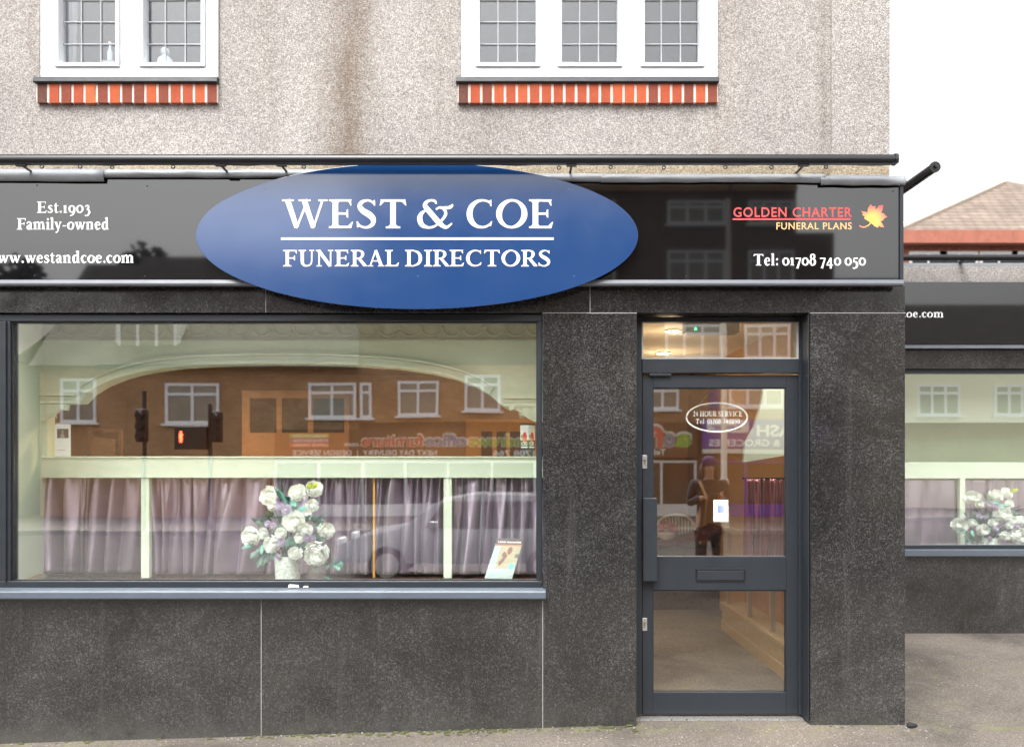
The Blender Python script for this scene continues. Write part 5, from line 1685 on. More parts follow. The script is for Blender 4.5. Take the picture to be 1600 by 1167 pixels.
# ------------------------------------------------------------------ house behind, hipped roof
HY = 15.0
hz = lambda px, py: P(px, py, HY)
hs_ = thing('brick_house', 'red brick house with a pale tiled hipped roof behind the set-back shop', 'house', (11.8, HY, 0))
ax, az = P(1568, 286, HY + 3)
ex, ez = hz(1392, 366)
wd = ax - ex
roof = MB()
roof.add([(ex, HY - .3, ez), (ax + wd, HY - .3, ez), (ax + wd, HY + 9, ez), (ex, HY + 9, ez), (ax, HY + 3, az), (ax, HY + 6, az)],
         [(0, 1, 4), (1, 2, 5, 4), (2, 3, 5), (3, 0, 4, 5), (3, 2, 1, 0)])
part(roof, 'roof', rooftile('pale_roof_tile', (.20, .155, .125), (.245, .19, .155)), hs_)
rt = plain('red_tile', (.33, .12, .08), .85, .35, 5)
part(MB().tube([(ex, HY - .3, ez + .03), (ax, HY + 3, az + .04)], .1, 8).tube([(ax + wd, HY - .3, ez + .03), (ax, HY + 3, az + .04)], .1, 8), 'hip_tiles', plain('hip_tile', (.50, .44, .38), .8, .2, 8), hs_)
part(MB().box(ex - .05, ax + wd + .05, HY - .38, HY - .1, hz(0, 386)[1], ez - .001), 'tile_hung_band', rt, hs_)
redb = brickwork('red_brickwork', (.42, .12, .07), (.34, .09, .055), (.4, .35, .3))
part(MB().box(ex + .1, ax + wd - .1, HY, HY + 8.6, -.3, ez - .3), 'wall', redb, hs_)
for px in (1420, 1468, 1530, 1580):
    xw, zw = hz(px, 388)
    w1 = part(MB().box(xw, xw + .9, HY - .03, HY + .02, zw - 1.2, zw - .08), 'window', M['white_paint'], hs_)
    part(MB().box(xw + .07, xw + .42, HY - .05, HY - .031, zw - 1.1, zw - .16).box(xw + .48, xw + .83, HY - .05, HY - .031, zw - 1.1, zw - .16), 'pane', M['dark_pane'], w1) if False else None
    pn = MB().box(xw + .07, xw + .42, HY - .05, HY - .031, zw - 1.1, zw - .16).box(xw + .48, xw + .83, HY - .05, HY - .031, zw - 1.1, zw - .16).build('pane', M['dark_pane'], None)
    pn.parent = w1
    pn.matrix_parent_inverse = Matrix.Translation(-WORLD[hs_.name])
# ------------------------------------------------------------------ across the street (seen as reflections in the glass and the black boards)
OYY = -24.3
def O(px, py, y=OYY): return MIR(px, py, y)
brown = brickwork('brown_stock_brick', (.44, .25, .13), (.35, .19, .095), (.40, .30, .20))
brown2 = brickwork('dull_brown_brick', (.17, .10, .065), (.13, .08, .05), (.17, .135, .10))
opp_pane = plain('curtained_pane', (.28, .25, .20), .08, .35, 1.5, IOR=1.6)
opp_dark = plain('dark_shop_glass', (.05, .045, .04), .05, .3, 1.0, IOR=1.6)
slate = rooftile('slate_roof', (.11, .095, .085), (.15, .125, .11))
EY = OYY


def opp_window(parent, x0, x1, z0, z1, lights=2, top=.28):
    """white window frame facing the street with panes as a sub-part"""
    y = EY
    m = MB()
    b = .095
    m.box(x0, x1, y, y + .06, z0, z0 + b).box(x0, x1, y, y + .06, z1 - b, z1)
    n = lights
    zt = z1 - (z1 - z0) * top
    for k in range(n + 1):
        xx = x0 + (x1 - x0 - b) * k / n
        m.box(xx, xx + b, y, y + .06, z0 + b, z1 - b)
    m.box(x0 + b, x1 - b, y, y + .055, zt - b / 2, zt + b / 2)
    m.box(x0 - .1, x1 + .1, y, y + .14, z0 - .07, z0 - .001)
    w = part(m, 'window', M['white_paint'], parent)
    g = MB().box(x0 + b, x1 - b, y + .003, y + .02, z0 + b, z1 - b).build('pane', opp_pane, None)
    off = WORLD[parent.name]
    g.data.transform(Matrix.Translation(-off))
    g.parent = w
    return w


ha = thing('terrace_house', 'two-storey brown brick house with slate roof and white dormer across the street', 'house', (-10, EY - 4, 0))
ax0, ax1 = O(160, 0)[0], O(560, 0)[0]
eav = O(0, 572)[1]
part(MB().box(ax0, ax1, EY - 8, EY, -.25, eav), 'wall', brown, ha)
ridge = O(0, 404, EY - 4)[1]
part(MB().prism_x([(EY + .35, eav - .02), (EY - 4, ridge), (EY - 8.3, eav - .02)], ax0 - .2, ax1 - .001), 'roof', slate, ha)
part(MB().box(ax0, ax1, EY + .3, EY + .38, eav - .12, eav + .02), 'gutter', M['black_plastic'], ha)
dz0, dz1 = O(0, 556)[1], O(0, 498)[1]
part(MB().box(O(172, 0)[0], O(272, 0)[0], EY - 4, EY - .45, dz0 - .3, dz1 + .15), 'dormer', M['old_paint'], ha)
_EY = EY
EY = EY - .44
opp_window(ha, O(176, 0)[0], O(268, 0)[0], dz0, dz1, 3, .02)
EY = _EY
for a, b, c, d, n_ in ((258, 343, 600, 662, 2), (483, 556, 598, 653, 2)):
    x0, z1 = O(a, c); x1, z0 = O(b, d)
    opp_window(ha, x0, x1, z0, z1, n_)

he = thing('terrace_house', 'small brown brick house with a lower ridge beside the gap with the bare tree', 'house', (O(110, 0)[0], EY - 4, 0))
part(MB().box(O(62, 0)[0], ax0 - .002, EY - 8, EY, -.25, eav), 'wall', brown, he)
part(MB().prism_x([(EY + .35, eav - .02), (EY - 4, O(0, 416, EY - 4)[1]), (EY - 8.3, eav - .02)], O(62, 0)[0] - .2, ax0 - .21), 'roof', slate, he)
opp_window(he, O(96, 0)[0], O(152, 0)[0], O(0, 661)[1], O(0, 592)[1], 2)

hb_ = thing('brick_block', 'taller three-storey brown brick block with shops across the street', 'building', (2.5, EY - 5, 0))
bx0_, bx1_ = O(560, 0)[0] + .002, O(1240, 0)[0]
ztop = O(0, 304)[1]
part(MB().box(bx0_, bx1_, EY - 9, EY, -.25, ztop), 'wall', brown2, hb_)
part(MB().box(bx0_, O(640, 0)[0], EY - .2, EY + .12, ztop, ztop + .3).box(O(640, 0)[0], bx1_, EY - .2, EY + .12, ztop - .0, ztop + .3), 'parapet', brown, hb_)
bx2 = O(1300, 0)[0]
part(MB().box(bx1_ + .002, bx2, EY - 8, EY - .1, -.25, O(0, 366)[1]), 'side_wing', brown2, hb_)
part(MB().box(bx0_ - .001, bx1_, EY + .002, EY + .04, O(0, 575)[1] - 1.9, O(0, 575)[1] + .1), 'first_floor_facing', brown, hb_)
EY = EY + .04
for a, b, c, d, n_ in ((562, 580, 598, 653, 1), (621, 686, 594, 650, 2), (727, 782, 586, 643, 2), (880, 950, 595, 650, 3), (1010, 1062, 600, 640, 2), (1140, 1226, 598, 636, 3)):
    x0, z1 = O(a, c); x1, z0 = O(b, d)
    opp_window(hb_, x0, x1, z0, z1, n_)
EY = _EY
for a, b in ((600, 680), (740, 820), (880, 960), (1040, 1130), (1165, 1236)):
    for c, d in ((505, 560), (395, 455), (318, 355)):
        if c == 505 and a < 1000: continue
        x0, z1 = O(a, c); x1, z0 = O(b, d)
        opp_window(hb_, x0, x1, z0, z1, 3)
part(MB().box(O(1110, 0)[0], O(1126, 0)[0], EY + .045, EY + .07, O(0, 640)[1], O(0, 560)[1]), 'purple_panel', plain('purple_render', (.10, .07, .24), .6), hb_)

hc_ = thing('cream_house', 'cream rendered house with brown windows farther along the street opposite', 'house', (18, EY - 5, 0))
part(MB().box(bx2 + .8, 40, EY - 9, EY, -.25, 6.3), 'wall', plain('cream_render', (.72, .64, .50), .9, .1), hc_)
part(MB().prism_x([(EY + .3, 6.28), (EY - 4.5, 9), (EY - 9.3, 6.28)], bx2 + .7, 40.2), 'roof', slate, hc_)
for k in range(8):
    opp_window(hc_, 13.6 + k * 3.2, 15.4 + k * 3.2, 3.6, 4.9, 3)
# tree at the left gap
tb = thing('street_tree', 'bare-branched tree between the houses across the street', 'tree', (O(30, 0)[0], EY - 3, -.2))
tx0 = O(30, 0)[0]
trk = MB().tube([(tx0, EY - 3, -.23), (tx0 + .1, EY - 3, 3), (tx0 - .1, EY - 3, 6)], [.22, .16, .06], 9)
part(trk, 'trunk', plain('bark', (.09, .07, .05), .9, .3, 20), tb)
rr_ = random.Random(5)
br_ = MB()
for k in range(120):
    a = rr_.uniform(0, 6.28); el = rr_.uniform(.2, 1.3); L = rr_.uniform(.6, 2.0); z0 = rr_.uniform(2.4, 5.8)
    p0 = Vector((tx0, EY - 3, z0))
    p1 = p0 + Vector((math.cos(a) * math.cos(el), math.sin(a) * math.cos(el), math.sin(el))) * L
    br_.tube([p0, (p0 + p1) / 2 + Vector((0, 0, -.08)), p1], [.035, .02, .006], 5)
    for j in range(4):
        q0 = p0.lerp(p1, .4 + .15 * j)
        q1 = q0 + Vector((rr_.uniform(-.5, .5), rr_.uniform(-.5, .5), rr_.uniform(0, .6)))
        br_.tube([q0, q1], [.012, .004], 4)
part(br_, 'crown', plain('twigs', (.10, .08, .06), .9), tb)
hd = thing('terrace_house', 'pale house at the far left of the terrace across the street', 'house', (-26, EY - 4, 0))
part(MB().box(-42, O(22, 0)[0], EY - 8, EY, -.25, 5.2), 'wall', plain('pale_render', (.5, .46, .4), .9, .1), hd)
part(MB().prism_x([(EY + .3, 5.18), (EY - 4, 7.6), (EY - 8.3, 5.18)], -42.2, O(22, 0)[0] + .1), 'roof', slate, hd)
for k in range(4):
    opp_window(hd, -31 + k * 3, -29.2 + k * 3, 3.1, 4.4, 2)

def bushy_tree(label, px, ptop, wpx, y, seed):
    r = random.Random(seed)
    x, zt = O(px, ptop, y)
    rad = wpx / 2 / 40.0
    t = thing('garden_tree', label, 'tree', (x, y, -.23), 'dark trees behind the houses opposite')
    part(MB().tube([(x, y, -.23), (x + .1, y, zt * .5), (x, y, zt - rad)], [.25, .18, .06], 8), 'trunk', bpy.data.materials['bark'], t)
    m = MB()
    for k in range(900):
        a, b = r.uniform(0, 6.28), math.asin(r.uniform(-.6, 1))
        rr = rad * r.uniform(.55, 1.0) * (1 + .22 * math.sin(3 * a + seed) * math.cos(2 * b))
        c = Vector((x + rr * math.cos(a) * math.cos(b), y + rr * math.sin(a) * math.cos(b), zt - rad * 1.25 + rr * 1.2 * math.sin(b)))
        u = Vector((r.uniform(-1, 1), r.uniform(-1, 1), r.uniform(-1, 1))).normalized() * r.uniform(.1, .2)
        w = u.cross(Vector((r.uniform(-1, 1), r.uniform(-1, 1), r.uniform(-1, 1)))).normalized() * .12
        m.add([c - u - w, c + u - w, c + u + w, c - u + w], [(0, 1, 2, 3)])
    part(m, 'crown', plain('evergreen_leaf', (.025, .035, .02), .7, .4, 2), t, fix=False)
bushy_tree('rounded dark evergreen behind the slate-roofed house opposite', 235, 386, 130, EY - 10, 3)
bushy_tree('lower dark evergreen at the left behind the houses opposite', 40, 408, 130, EY - 10, 8)

# shop fronts opposite
def back_text(txt, pl, pr, pb, cap_px, y, bold=.01):
    """lettering on the far side: measured from its mirror image, so it reads properly for someone facing it"""
    x0, z0 = O(pl, pb, y); x1, _ = O(pr, pb, y)
    return sans(txt, x0, x1, z0, cap_px / 45.0, y, bold, face=-1)
sf = thing('shop_board', 'brown office furniture shop board across the street with colourful bubble lettering', 'sign', (O(650, 0)[0], EY + .15, 2))
x0, z1 = O(430, 671); x1, z0 = O(905, 716)
part(MB().box(x0, x1, EY + .045, EY + .15, z0, z1), 'board', plain('brown_board', (.16, .085, .045), .5), sf)
ty2 = EY + .152
chars = 'andrewsofficefurniture'
cols = [('vinyl_lime', (.28, .45, .06)), ('vinyl_slate', (.22, .27, .42)), ('vinyl_brick', (.66, .13, .08))]
mats = [plain(n_, c, .5) for n_, c in cols]
xR, xL = 832, 562
span = xR - xL
seg = ((0, 7, mats[0]), (7, 13, mats[1]), (13, 22, mats[2]))
wts = {'i': .5, 'f': .6, 't': .65, 'r': .7, 'w': 1.4, 'm': 1.5}
tot = sum(wts.get(c, 1) for c in chars)
halo = plain('pale_outline', (.66, .62, .55), .5)
pos = 0
for s0, s1, mt in seg:
    w_ = sum(wts.get(c, 1) for c in chars[s0:s1])
    pr_, pl_ = xR - span * pos / tot, xR - span * (pos + w_) / tot
    part(back_text(chars[s0:s1], pl_ + 2, pr_ - 1, 697, 17, ty2 + .004, .03), 'lettering', mt, sf, fix=False)
    part(back_text(chars[s0:s1], pl_, pr_ + 1, 696.6, 18, ty2, .075), 'lettering_outline', halo, sf, fix=False)
    pos += w_
part(back_text('.com', 538, 561, 697, 7, ty2), 'lettering', M['vinyl_white'], sf, fix=False)
part(back_text('NEXT DAY DELIVERY  |  DESIGN SERVICE', 457, 684, 712, 8.5, ty2, .015), 'lettering', M['vinyl_white'], sf, fix=False)
part(back_text('01708 766', 770, 848, 712, 8.5, ty2, .015), 'lettering', M['vinyl_white'], sf, fix=False)
for k, (txt, mt) in enumerate((('WORKSTATIONS', mats[0]), ('STORAGE SOLUTIONS', plain('vinyl_plum', (.22, .12, .25), .5)), ('OFFICE CHAIRS', mats[2]))):
    a, zt_2 = O(454, 678 + k * 7.2); b_, zb_2 = O(516, 684 + k * 7.2)
    part(MB().box(a, b_, ty2 - .001, ty2 + .006, zb_2, zt_2), 'strip', mt, sf)
    part(back_text(txt, 458, 513, 683.3 + k * 7.2, 4.2, ty2 + .008), 'lettering', M['vinyl_white'], sf, fix=False)
sg = thing('shop_board', 'brown shop board across the street with a large three-letter lowercase logo', 'sign', (O(1045, 0)[0], EY + .15, 2))
x0, z1 = O(925, 660); x1, z0 = O(1090, 716)
part(MB().box(x0, x1, EY + .045, EY + .15, z0, z1), 'board', plain('brown_board', (.14, .07, .035), .5), sg)
for ch, a, b_, mt in (('a', 1056, 1082, mats[0]), ('o', 1037, 1058, plain('vinyl_grey', (.30, .29, .34), .5)), ('f', 1022, 1040, mats[2])):
    part(back_text(ch, a, b_, 697, 27 if ch != 'f' else 29, ty2 + .004, .05), 'lettering', mt, sg, fix=False)
    part(back_text(ch, a - 2, b_ + 2, 696, 29 if ch != 'f' else 31, ty2, .09), 'lettering_outline', halo, sg, fix=False)
part(back_text('Tel:', 1020, 1042, 711, 9, ty2, .02), 'lettering', M['vinyl_white'], sg, fix=False)
gsx = thing('shop_board', 'purple grocery shop board across the street with white lettering', 'sign', (O(1180, 0)[0], EY + .15, 2))
x0, z1 = O(1098, 655); x1, z0 = O(1298, 700)
purple = plain('purple_board', (.12, .055, .36), .4)
part(MB().box(x0, x1, EY + .045, EY + .17, z0, z1), 'board', purple, gsx)
ty3 = EY + .172
part(back_text('CASH', 1185, 1262, 681, 17, ty3, .03), 'lettering', M['vinyl_white'], gsx, fix=False)
part(back_text('WINE & GROCERIES', 1110, 1275, 697, 10.5, ty3, .02), 'lettering', M['vinyl_white'], gsx, fix=False)
a, zt_2 = O(1105, 656); b_, zb_2 = O(1170, 676)
part(MB().box(a, b_, ty3, ty3 + .02, zb_2, zt_2), 'white_panel', M['card'], gsx)
part(back_text('Saver', 1115, 1160, 671, 10, ty3 + .022, .02), 'lettering', purple, gsx, fix=False)
part(MB().box(x0, x1, EY + .045, EY + .3, O(0, 709)[1], O(0, 702)[1]), 'awning_box', M['old_paint'], gsx)
# shop glass below the boards
for lab, a, b_, mt in (('wide glazed shopfront with white frames below the office furniture board', 430, 905, M['old_paint']), ('glazed shopfront below the three-letter logo board', 925, 1090, M['old_paint']), ('purple glazed shopfront below the grocery board', 1098, 1298, purple)):
    x0, x1 = O(a, 0)[0], O(b_, 0)[0]
    zt_2 = O(0, 720)[1]
    t = thing('shopfront', lab, 'shopfront', ((x0 + x1) / 2, EY + .1, -.2), 'shopfronts across the street')
    m = MB().box(x0, x1, EY + .045, EY + .1, zt_2 - .08, zt_2).box(x0, x1, EY + .045, EY + .1, -.22, .2)
    k = 0
    nn = max(3, round((x1 - x0) / 1.5))
    for k in range(nn + 1):
        xx = x0 + (x1 - x0 - .09) * k / nn
        m.box(xx, xx + .09, EY + .045, EY + .1, .2, zt_2 - .08)
    part(m, 'frame', mt, t)
    part(MB().box(x0 + .03, x1 - .03, EY + .05, EY + .06, .2, zt_2 - .08), 'glass', opp_dark, t)

# lamp post
px_ = MIR(1134, 0, -18.6)[0]
lp_ = thing('lamp_post', 'tall pale lamp post on the far pavement, seen in the door glass', 'lamp post', (px_, -18.6, -.23))
part(MB().lathe(px_, -18.6, [(.14, -.23), (.14, 1.1), (.085, 1.2), (.075, 6), (.055, 9)], 14), 'post', plain('pale_post_paint', (.72, .68, .60), .5, .12), lp_, smooth=True)
part(MB().tube([(px_, -18.6, 8.95), (px_, -18.3, 9.3), (px_, -17.2, 9.45)], .04, 8), 'arm', M['trim'], lp_)
part(MB().box(px_ - .13, px_ + .13, -17.3, -16.6, 9.38, 9.5), 'lamp_head', M['trim'], lp_, bevel=.03)
# traffic signal with red man
ty4 = -17.2
tx4 = MIR(303, 0, ty4)[0]
ts = thing('pedestrian_signal', 'black traffic signal post with a lit red standing man, seen in the window reflection', 'traffic signal', (tx4, ty4 - 1.2, -.23))
yy4 = ty4 - 1.2
part(MB().lathe(tx4, yy4, [(.06, -.23), (.057, 3.25)], 12), 'post', M['black_plastic'], ts, smooth=True)
hx, hz_ = MIR(285, 683, yy4)
part(MB().box(hx - .19, tx4 - .05, yy4 - .12, yy4 + .14, hz_ - .35, hz_ + .3), 'signal_box', M['black_plastic'], ts, bevel=.02)
redm = MB()
redm.ball((hx, yy4 + .145, hz_ + .13), .035, 8, 5, (1, .3, 1)).box(hx - .045, hx + .045, yy4 + .14, yy4 + .148, hz_ - .02, hz_ + .09).box(hx - .035, hx + .035, yy4 + .14, yy4 + .147, hz_ - .15, hz_ - .02)
part(redm, 'red_man', emit('red_signal', (1.0, .05, .02), 9), ts)
for k in range(3):
    part(MB().lathe(tx4 + .28, yy4, [(.0, 0)], 3), 'lens', M['dark_pane'], ts) if False else None
part(MB().box(tx4 + .07, tx4 + .32, yy4 - .15, yy4 + .1, 2.2, 3.05), 'signal_head', M['black_plastic'], ts, bevel=.03)
for k in range(3):
    part(MB().tube([(tx4 + .195, yy4 + .1, 2.35 + .27 * k), (tx4 + .195, yy4 + .28, 2.33 + .27 * k)], .095, 12), 'visor', M['black_plastic'], ts)
tx5 = MIR(226, 0, yy4)[0]
ts2 = thing('traffic_light', 'black traffic light with three hooded lamps left of the red man', 'traffic signal', (tx5, yy4, -.23))
part(MB().lathe(tx5, yy4, [(.06, -.23), (.057, 3.6)], 12), 'post', M['black_plastic'], ts2, smooth=True)
part(MB().box(tx5 - .15, tx5 + .15, yy4 + .058, yy4 + .25, 2.2, 3.1), 'signal_head', M['black_plastic'], ts2, bevel=.03)
for k in range(3):
    part(MB().tube([(tx5, yy4 + .25, 2.36 + .29 * k), (tx5, yy4 + .42, 2.34 + .29 * k)], .10, 12), 'visor', M['black_plastic'], ts2)

# parked silver estate car
def car(x0, yc, zb, label):
    """side-on car body lofted from a side outline, with glass, wheels and lamps"""
    L, Wd = 4.3, 1.74
    t = thing('parked_car', label, 'car', (x0 + L / 2, yc, zb))
    paint = plain('silver_car_paint', (.36, .37, .39), .22, .04, 2, Metallic=.35)
    out = [(0, .35), (.05, .62), (.45, .80), (1.05, .90), (1.75, 1.36), (2.3, 1.45), (3.3, 1.43), (3.9, 1.2), (4.2, .92), (4.3, .6), (4.28, .35)]
    m = MB()
    lay = [(-1.0, .94, 0.03), (-.97, 1.0, 0), (-.6, 1.0, 0.0), (0, 1, .02), (.6, 1.0, 0.0), (.97, 1.0, 0), (1.0, .94, .03)]
    V = []
    for u, k, dz in lay:
        for x, z in out:
            inset = max(0, z - .9) * .28
            V.append((x0 + (x - L / 2) * (.985 if abs(u) > .98 else 1) + L / 2, yc + u * (Wd / 2) - math.copysign(inset, u) * abs(u), zb + .35 + (z - .35) * k + (dz if z > 1.3 and abs(u) < .5 else 0)))
    n = len(out)
    F_ = []
    for i in range(len(lay) - 1):
        for j in range(n):
            F_.append((i * n + j, i * n + (j + 1) % n, (i + 1) * n + (j + 1) % n, (i + 1) * n + j))
    F_.append(tuple(range(n)))
    F_.append(tuple(range(len(lay) * n - 1, (len(lay) - 1) * n - 1, -1)))
    m.add(V, F_)
    part(m, 'body', paint, t, smooth=True)
    g = opp_dark
    for side in (-1, 1):
        yy = yc + side * (Wd / 2 - .02)
        for a, b in ((1.45, 2.35), (2.42, 3.2), (3.27, 3.75)):
            ta, tb_ = max(a, 1.78) if a < 1.8 else a, b if b < 3.6 else b - .18
            m = MB()
            p = [(a, .92), (b, .92), (tb_, 1.34), (ta, 1.34)]
            m.add([(x0 + x, yy + side * .018 - side * max(0, z - .9) * .27, zb + z) for x, z in p] + [(x0 + x, yy - side * .01 - side * max(0, z - .9) * .27, zb + z) for x, z in p], [(0, 1, 2, 3), (7, 6, 5, 4), (0, 4, 5, 1), (1, 5, 6, 2), (2, 6, 7, 3), (3, 7, 4, 0)])
            part(m, 'side_window', g, t)
        for wx in (.85, 3.4):
            w = part(MB().tube([(x0 + wx, yy - side * .16, zb + .31), (x0 + wx, yy + side * .03, zb + .31)], .31, 24), 'wheel', plain('tyre', (.02, .02, .02), .8), t)
            part(MB().tube([(x0 + wx, yy + side * .02, zb + .31), (x0 + wx, yy + side * .036, zb + .31)], .20, 18), 'wheel_rim', M['steel'], t)
        part(MB().box(x0 + 1.55, x0 + 1.7, yy + side * .02, yy + side * .16, zb + .92, zb + 1.03), 'mirror', paint, t, bevel=.02)
    for yy in (-.6, .6):
        part(MB().box(x0 + .02, x0 + .12, yc + yy - .18, yc + yy + .18, zb + .62, zb + .74), 'headlight', M['card'], t, bevel=.02)
        part(MB().box(x0 + 4.18, x0 + 4.29, yc + yy - .14, yc + yy + .14, zb + .66, zb + .86), 'tail_light', plain('red_lamp', (.4, .02, .02), .3), t, bevel=.02)
    return t
car(MIR(535, 0, -9)[0], -9.2, -.36, 'silver estate car at the kerb, reflected low in the shop window')

# person standing on the pavement, reflected in the door glass
def person():
    px0, py0 = 2.62, -5.75
    gzv = gz(px0) - .07
    t = thing('person', 'person in a dark coat, purple beanie and tan scarf, reflected in the door glass', 'person', (px0, py0, gzv))
    def skin(name, verts, edges, mat, parent, sub=2):
        me = bpy.data.meshes.new(name)
        me.from_pydata([(v[0], v[1], v[2]) for v in verts], edges, [])
        o = bpy.data.objects.new(name, me); COL.objects.link(o); o.parent = parent
        md = o.modifiers.new('skin', 'SKIN'); md.use_smooth_shade = True
        for i, v in enumerate(verts):
            me.skin_vertices[0].data[i].radius = (v[3], v[4] if len(v) > 4 else v[3])
        me.skin_vertices[0].data[0].use_root = True
        sd = o.modifiers.new('sub', 'SUBSURF'); sd.levels = sd.render_levels = sub
        me.materials.append(mat)
        return o
    coat = plain('dark_coat', (.022, .026, .035), .85, .3, 12)
    skinm = plain('skin_tone', (.46, .26, .19), .55, .08, 12)
    trousers = plain('dark_trousers', (.03, .03, .035), .85, .2, 12)
    # body under clothing: pelvis root, spine, neck, head, legs
    V = [(0, 0, .92, .15, .11), (0, 0, 1.12, .15, .105), (0, 0, 1.33, .18, .11), (0, .01, 1.45, .06, .06), (0, .02, 1.53, .055, .06), (0, .03, 1.62, .078, .095), (0, .025, 1.70, .07, .085),
         (-.10, 0, .86, .088), (-.11, .01, .48, .06), (-.115, -.02, .10, .042), (-.12, .10, .035, .035),
         (.10, 0, .86, .088), (.11, .01, .48, .06), (.115, -.02, .10, .042), (.12, .10, .035, .035),
         (-.19, 0, 1.40, .062), (-.26, .03, 1.14, .046), (-.12, .24, 1.24, .034), (.19, 0, 1.40, .062), (.26, .03, 1.14, .046), (.10, .24, 1.22, .034)]
    E = [(0, 1), (1, 2), (2, 3), (3, 4), (4, 5), (5, 6), (0, 7), (7, 8), (8, 9), (9, 10), (0, 11), (11, 12), (12, 13), (13, 14), (2, 15), (15, 16), (16, 17), (2, 18), (18, 19), (19, 20)]
    skin('body', V, E, skinm, t)
    CV = [(0, 0, .92, .175, .135), (0, 0, .72, .19, .145), (0, 0, 1.12, .17, .125), (0, 0, 1.34, .195, .13), (0, .005, 1.45, .085, .08), (-.20, 0, 1.40, .078), (-.275, .03, 1.14, .062), (-.14, .21, 1.235, .05), (.20, 0, 1.40, .078), (.275, .03, 1.14, .062), (.12, .21, 1.215, .05)]
    CE = [(0, 1), (0, 2), (2, 3), (3, 4), (3, 5), (5, 6), (6, 7), (3, 8), (8, 9), (9, 10)]
    skin('coat', CV, CE, coat, t)
    TV = [(0, 0, .80, .14, .11), (-.10, 0, .74, .10), (-.11, .01, .46, .075), (-.115, -.02, .12, .06), (.10, 0, .74, .10), (.11, .01, .46, .075), (.115, -.02, .12, .06)]
    skin('trousers', TV, [(0, 1), (1, 2), (2, 3), (0, 4), (4, 5), (5, 6)], trousers, t)
    for sgn in (-1, 1):
        skin('shoe', [(sgn * .118, -.04, .05, .05), (sgn * .12, .06, .04, .045), (sgn * .122, .14, .035, .035)], [(0, 1), (1, 2)], M['black_plastic'], t)
    off = Vector((px0, py0, gzv))
    h = MB().ball((px0, py0 + .012, gzv + 1.685), .108, 16, 10, (.92, 1.05, .85))
    part(h, 'beanie', plain('purple_knit', (.07, .025, .10), .95, .2, 60, .5, 200), t, smooth='all')
    face = MB()
    for sgn in (-1, 1): face.ball((px0 + sgn * .032, py0 + .112, gzv + 1.635), .011, 8, 6, (1.2, .5, .7))
    part(face, 'eyes', M['black_plastic'], t, smooth='all')
    part(MB().ball((px0, py0 + .128, gzv + 1.605), .018, 8, 6, (.8, 1, 1.4)), 'nose', skinm, t, smooth='all')
    part(MB().ball((px0, py0 + .112, gzv + 1.565), .022, 8, 6, (1.2, .4, .35)), 'mouth', plain('lips', (.36, .12, .10), .5), t, smooth='all')
    hair = MB()
    for sgn in (-1, 1):
        hair.tube([(px0 + sgn * .085, py0 + .0, gzv + 1.66), (px0 + sgn * .10, py0 + .02, gzv + 1.55), (px0 + sgn * .09, py0 + .06, gzv + 1.42)], [.03, .035, .012], 8)
    part(hair, 'hair', plain('brown_hair', (.08, .04, .02), .6), t, smooth='all')
    strap = MB().tube([(px0 - .14, py0 + .10, gzv + 1.44), (px0 - .06, py0 + .165, gzv + 1.2), (px0 - .10, py0 + .17, gzv + .86)], .022, 8)
    part(strap, 'scarf', plain('tan_scarf', (.34, .19, .09), .9, .2, 40), t, smooth='all')
    # hands closed round a small camera
    for sgn, hxx in ((-1, -.10), (1, .08)):
        hd_ = [(hxx, .25, 1.235, .034, .022), (hxx - sgn * .01, .30, 1.245, .036, .018)]
        skin('hand', hd_, [(0, 1)], skinm, t)
        for f in range(4):
            zz = 1.272 - f * .017
            fl = (.055, .062, .058, .045)[f]
            skin('finger', [(hxx - sgn * .012, .305, zz, .0085), (hxx - sgn * .004, .305 + fl * .6, zz, .008), (hxx - sgn * (-.028), .305 + fl * .75, zz, .007)], [(0, 1), (1, 2)], skinm, t, 1)
        skin('thumb', [(hxx, .27, 1.275, .011), (hxx - sgn * (-.02), .30, 1.30, .0095), (hxx - sgn * (-.035), .33, 1.295, .008)], [(0, 1), (1, 2)], skinm, t, 1)
    cm_ = thing('camera', 'small black camera held by the person reflected in the door', 'camera', (px0, py0 + .34, gzv + 1.2))
    part(MB().box(px0 - .07, px0 + .06, py0 + .315, py0 + .36, gzv + 1.2, gzv + 1.29), 'body', M['black_plastic'], cm_, bevel=.006)
    part(MB().tube([(px0, py0 + .36, gzv + 1.245), (px0, py0 + .43, gzv + 1.245)], .034, 16), 'lens', M['black_metal'], cm_)
person()

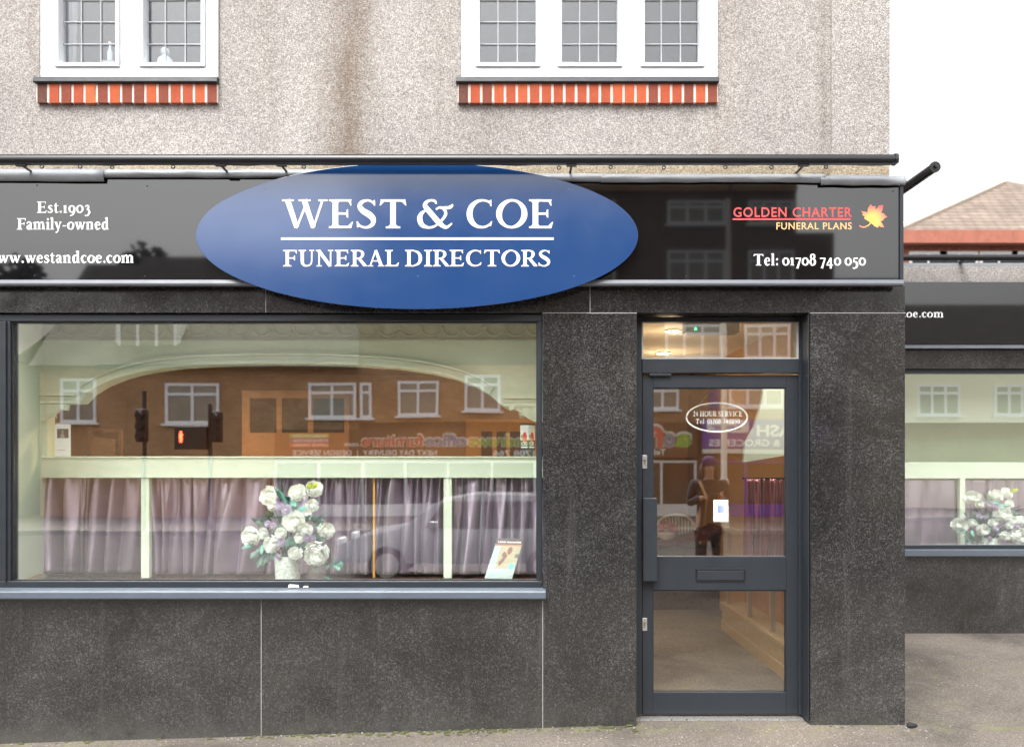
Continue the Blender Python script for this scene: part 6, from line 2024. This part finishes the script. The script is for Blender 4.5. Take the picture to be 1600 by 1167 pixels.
# small things on the inner sills of the upper windows
usy = UY + .12
uz = P(0, 106, UY + .03)[1] - .012
def sill_thing(name, label, cat, px, build):
    x = P(px, 0, usy)[0]
    t = thing(name, label, cat, (x, usy, uz))
    build(x, t)
sill_thing('bottle', 'pale blue bottle on a box behind the left pane of the left upper window', 'bottle', 172, lambda x, t: (part(MB().lathe(x, usy, [(.017, uz + .09), (.018, uz + .15), (.008, uz + .175), (.008, uz + .2)], 12), 'body', plain('pale_blue_glass', (.45, .58, .68), .2), t, smooth=True), part(MB().lathe(x, usy, [(.011, uz + .2), (.011, uz + .22)], 10), 'cap', plain('peach_cap', (.6, .4, .3), .4), t), part(MB().box(x - .045, x + .04, usy - .03, usy + .03, uz, uz + .088), 'box', plain('grey_brown_box', (.25, .22, .21), .7), t)))
sill_thing('ornament', 'misty glass ornament behind the right pane of the left upper window', 'ornament', 258, lambda x, t: (part(MB().lathe(x, usy, [(.06, uz), (.065, uz + .03), (.05, uz + .1), (.02, uz + .13)], 16), 'bowl', plain('milky_glass', (.45, .48, .52), .2), t, smooth=True), part(MB().ball((x, usy, uz + .155), .03, 10, 6), 'knob', plain('milky_glass', (.45, .48, .52), .2), t, smooth=True)))
sill_thing('small_card', 'cream card in the corner of the left upper window', 'card', 307, lambda x, t: part(MB().box(x - .022, x + .022, usy - .01, usy - .004, uz, uz + .06), 'card', plain('cream_card', (.70, .60, .50), .6), t))
sill_thing('small_card', 'off-white card standing in the middle light of the right upper window', 'card', 888, lambda x, t: part(MB().box(x - .042, x + .042, usy - .01, usy - .004, uz, uz + .085), 'card', plain('ivory_card', (.68, .64, .56), .6), t))
sill_thing('candle', 'thin orange stick in the right light of the right upper window', 'candle', 1075, lambda x, t: (part(MB().lathe(x, usy, [(.007, uz + .012), (.006, uz + .075)], 8), 'stick', plain('orange_wax', (.6, .22, .1), .5), t), part(MB().lathe(x, usy, [(.02, uz), (.014, uz + .012)], 10), 'dish', M['card'], t)))
nx_ = P(122, 0, UY + .2)[0]
curtain('net_curtain', 'white net curtain gathered in the left pane of the left upper window', P(95, 0, UY + .25)[0], P(128, 0, UY + .25)[0], P(95, 0, UY + .25)[0], P(118, 0, UY + .25)[0], ZT, uz - .02, UY + .24, M['net'], 4, 301, None, .012, 'curtain')
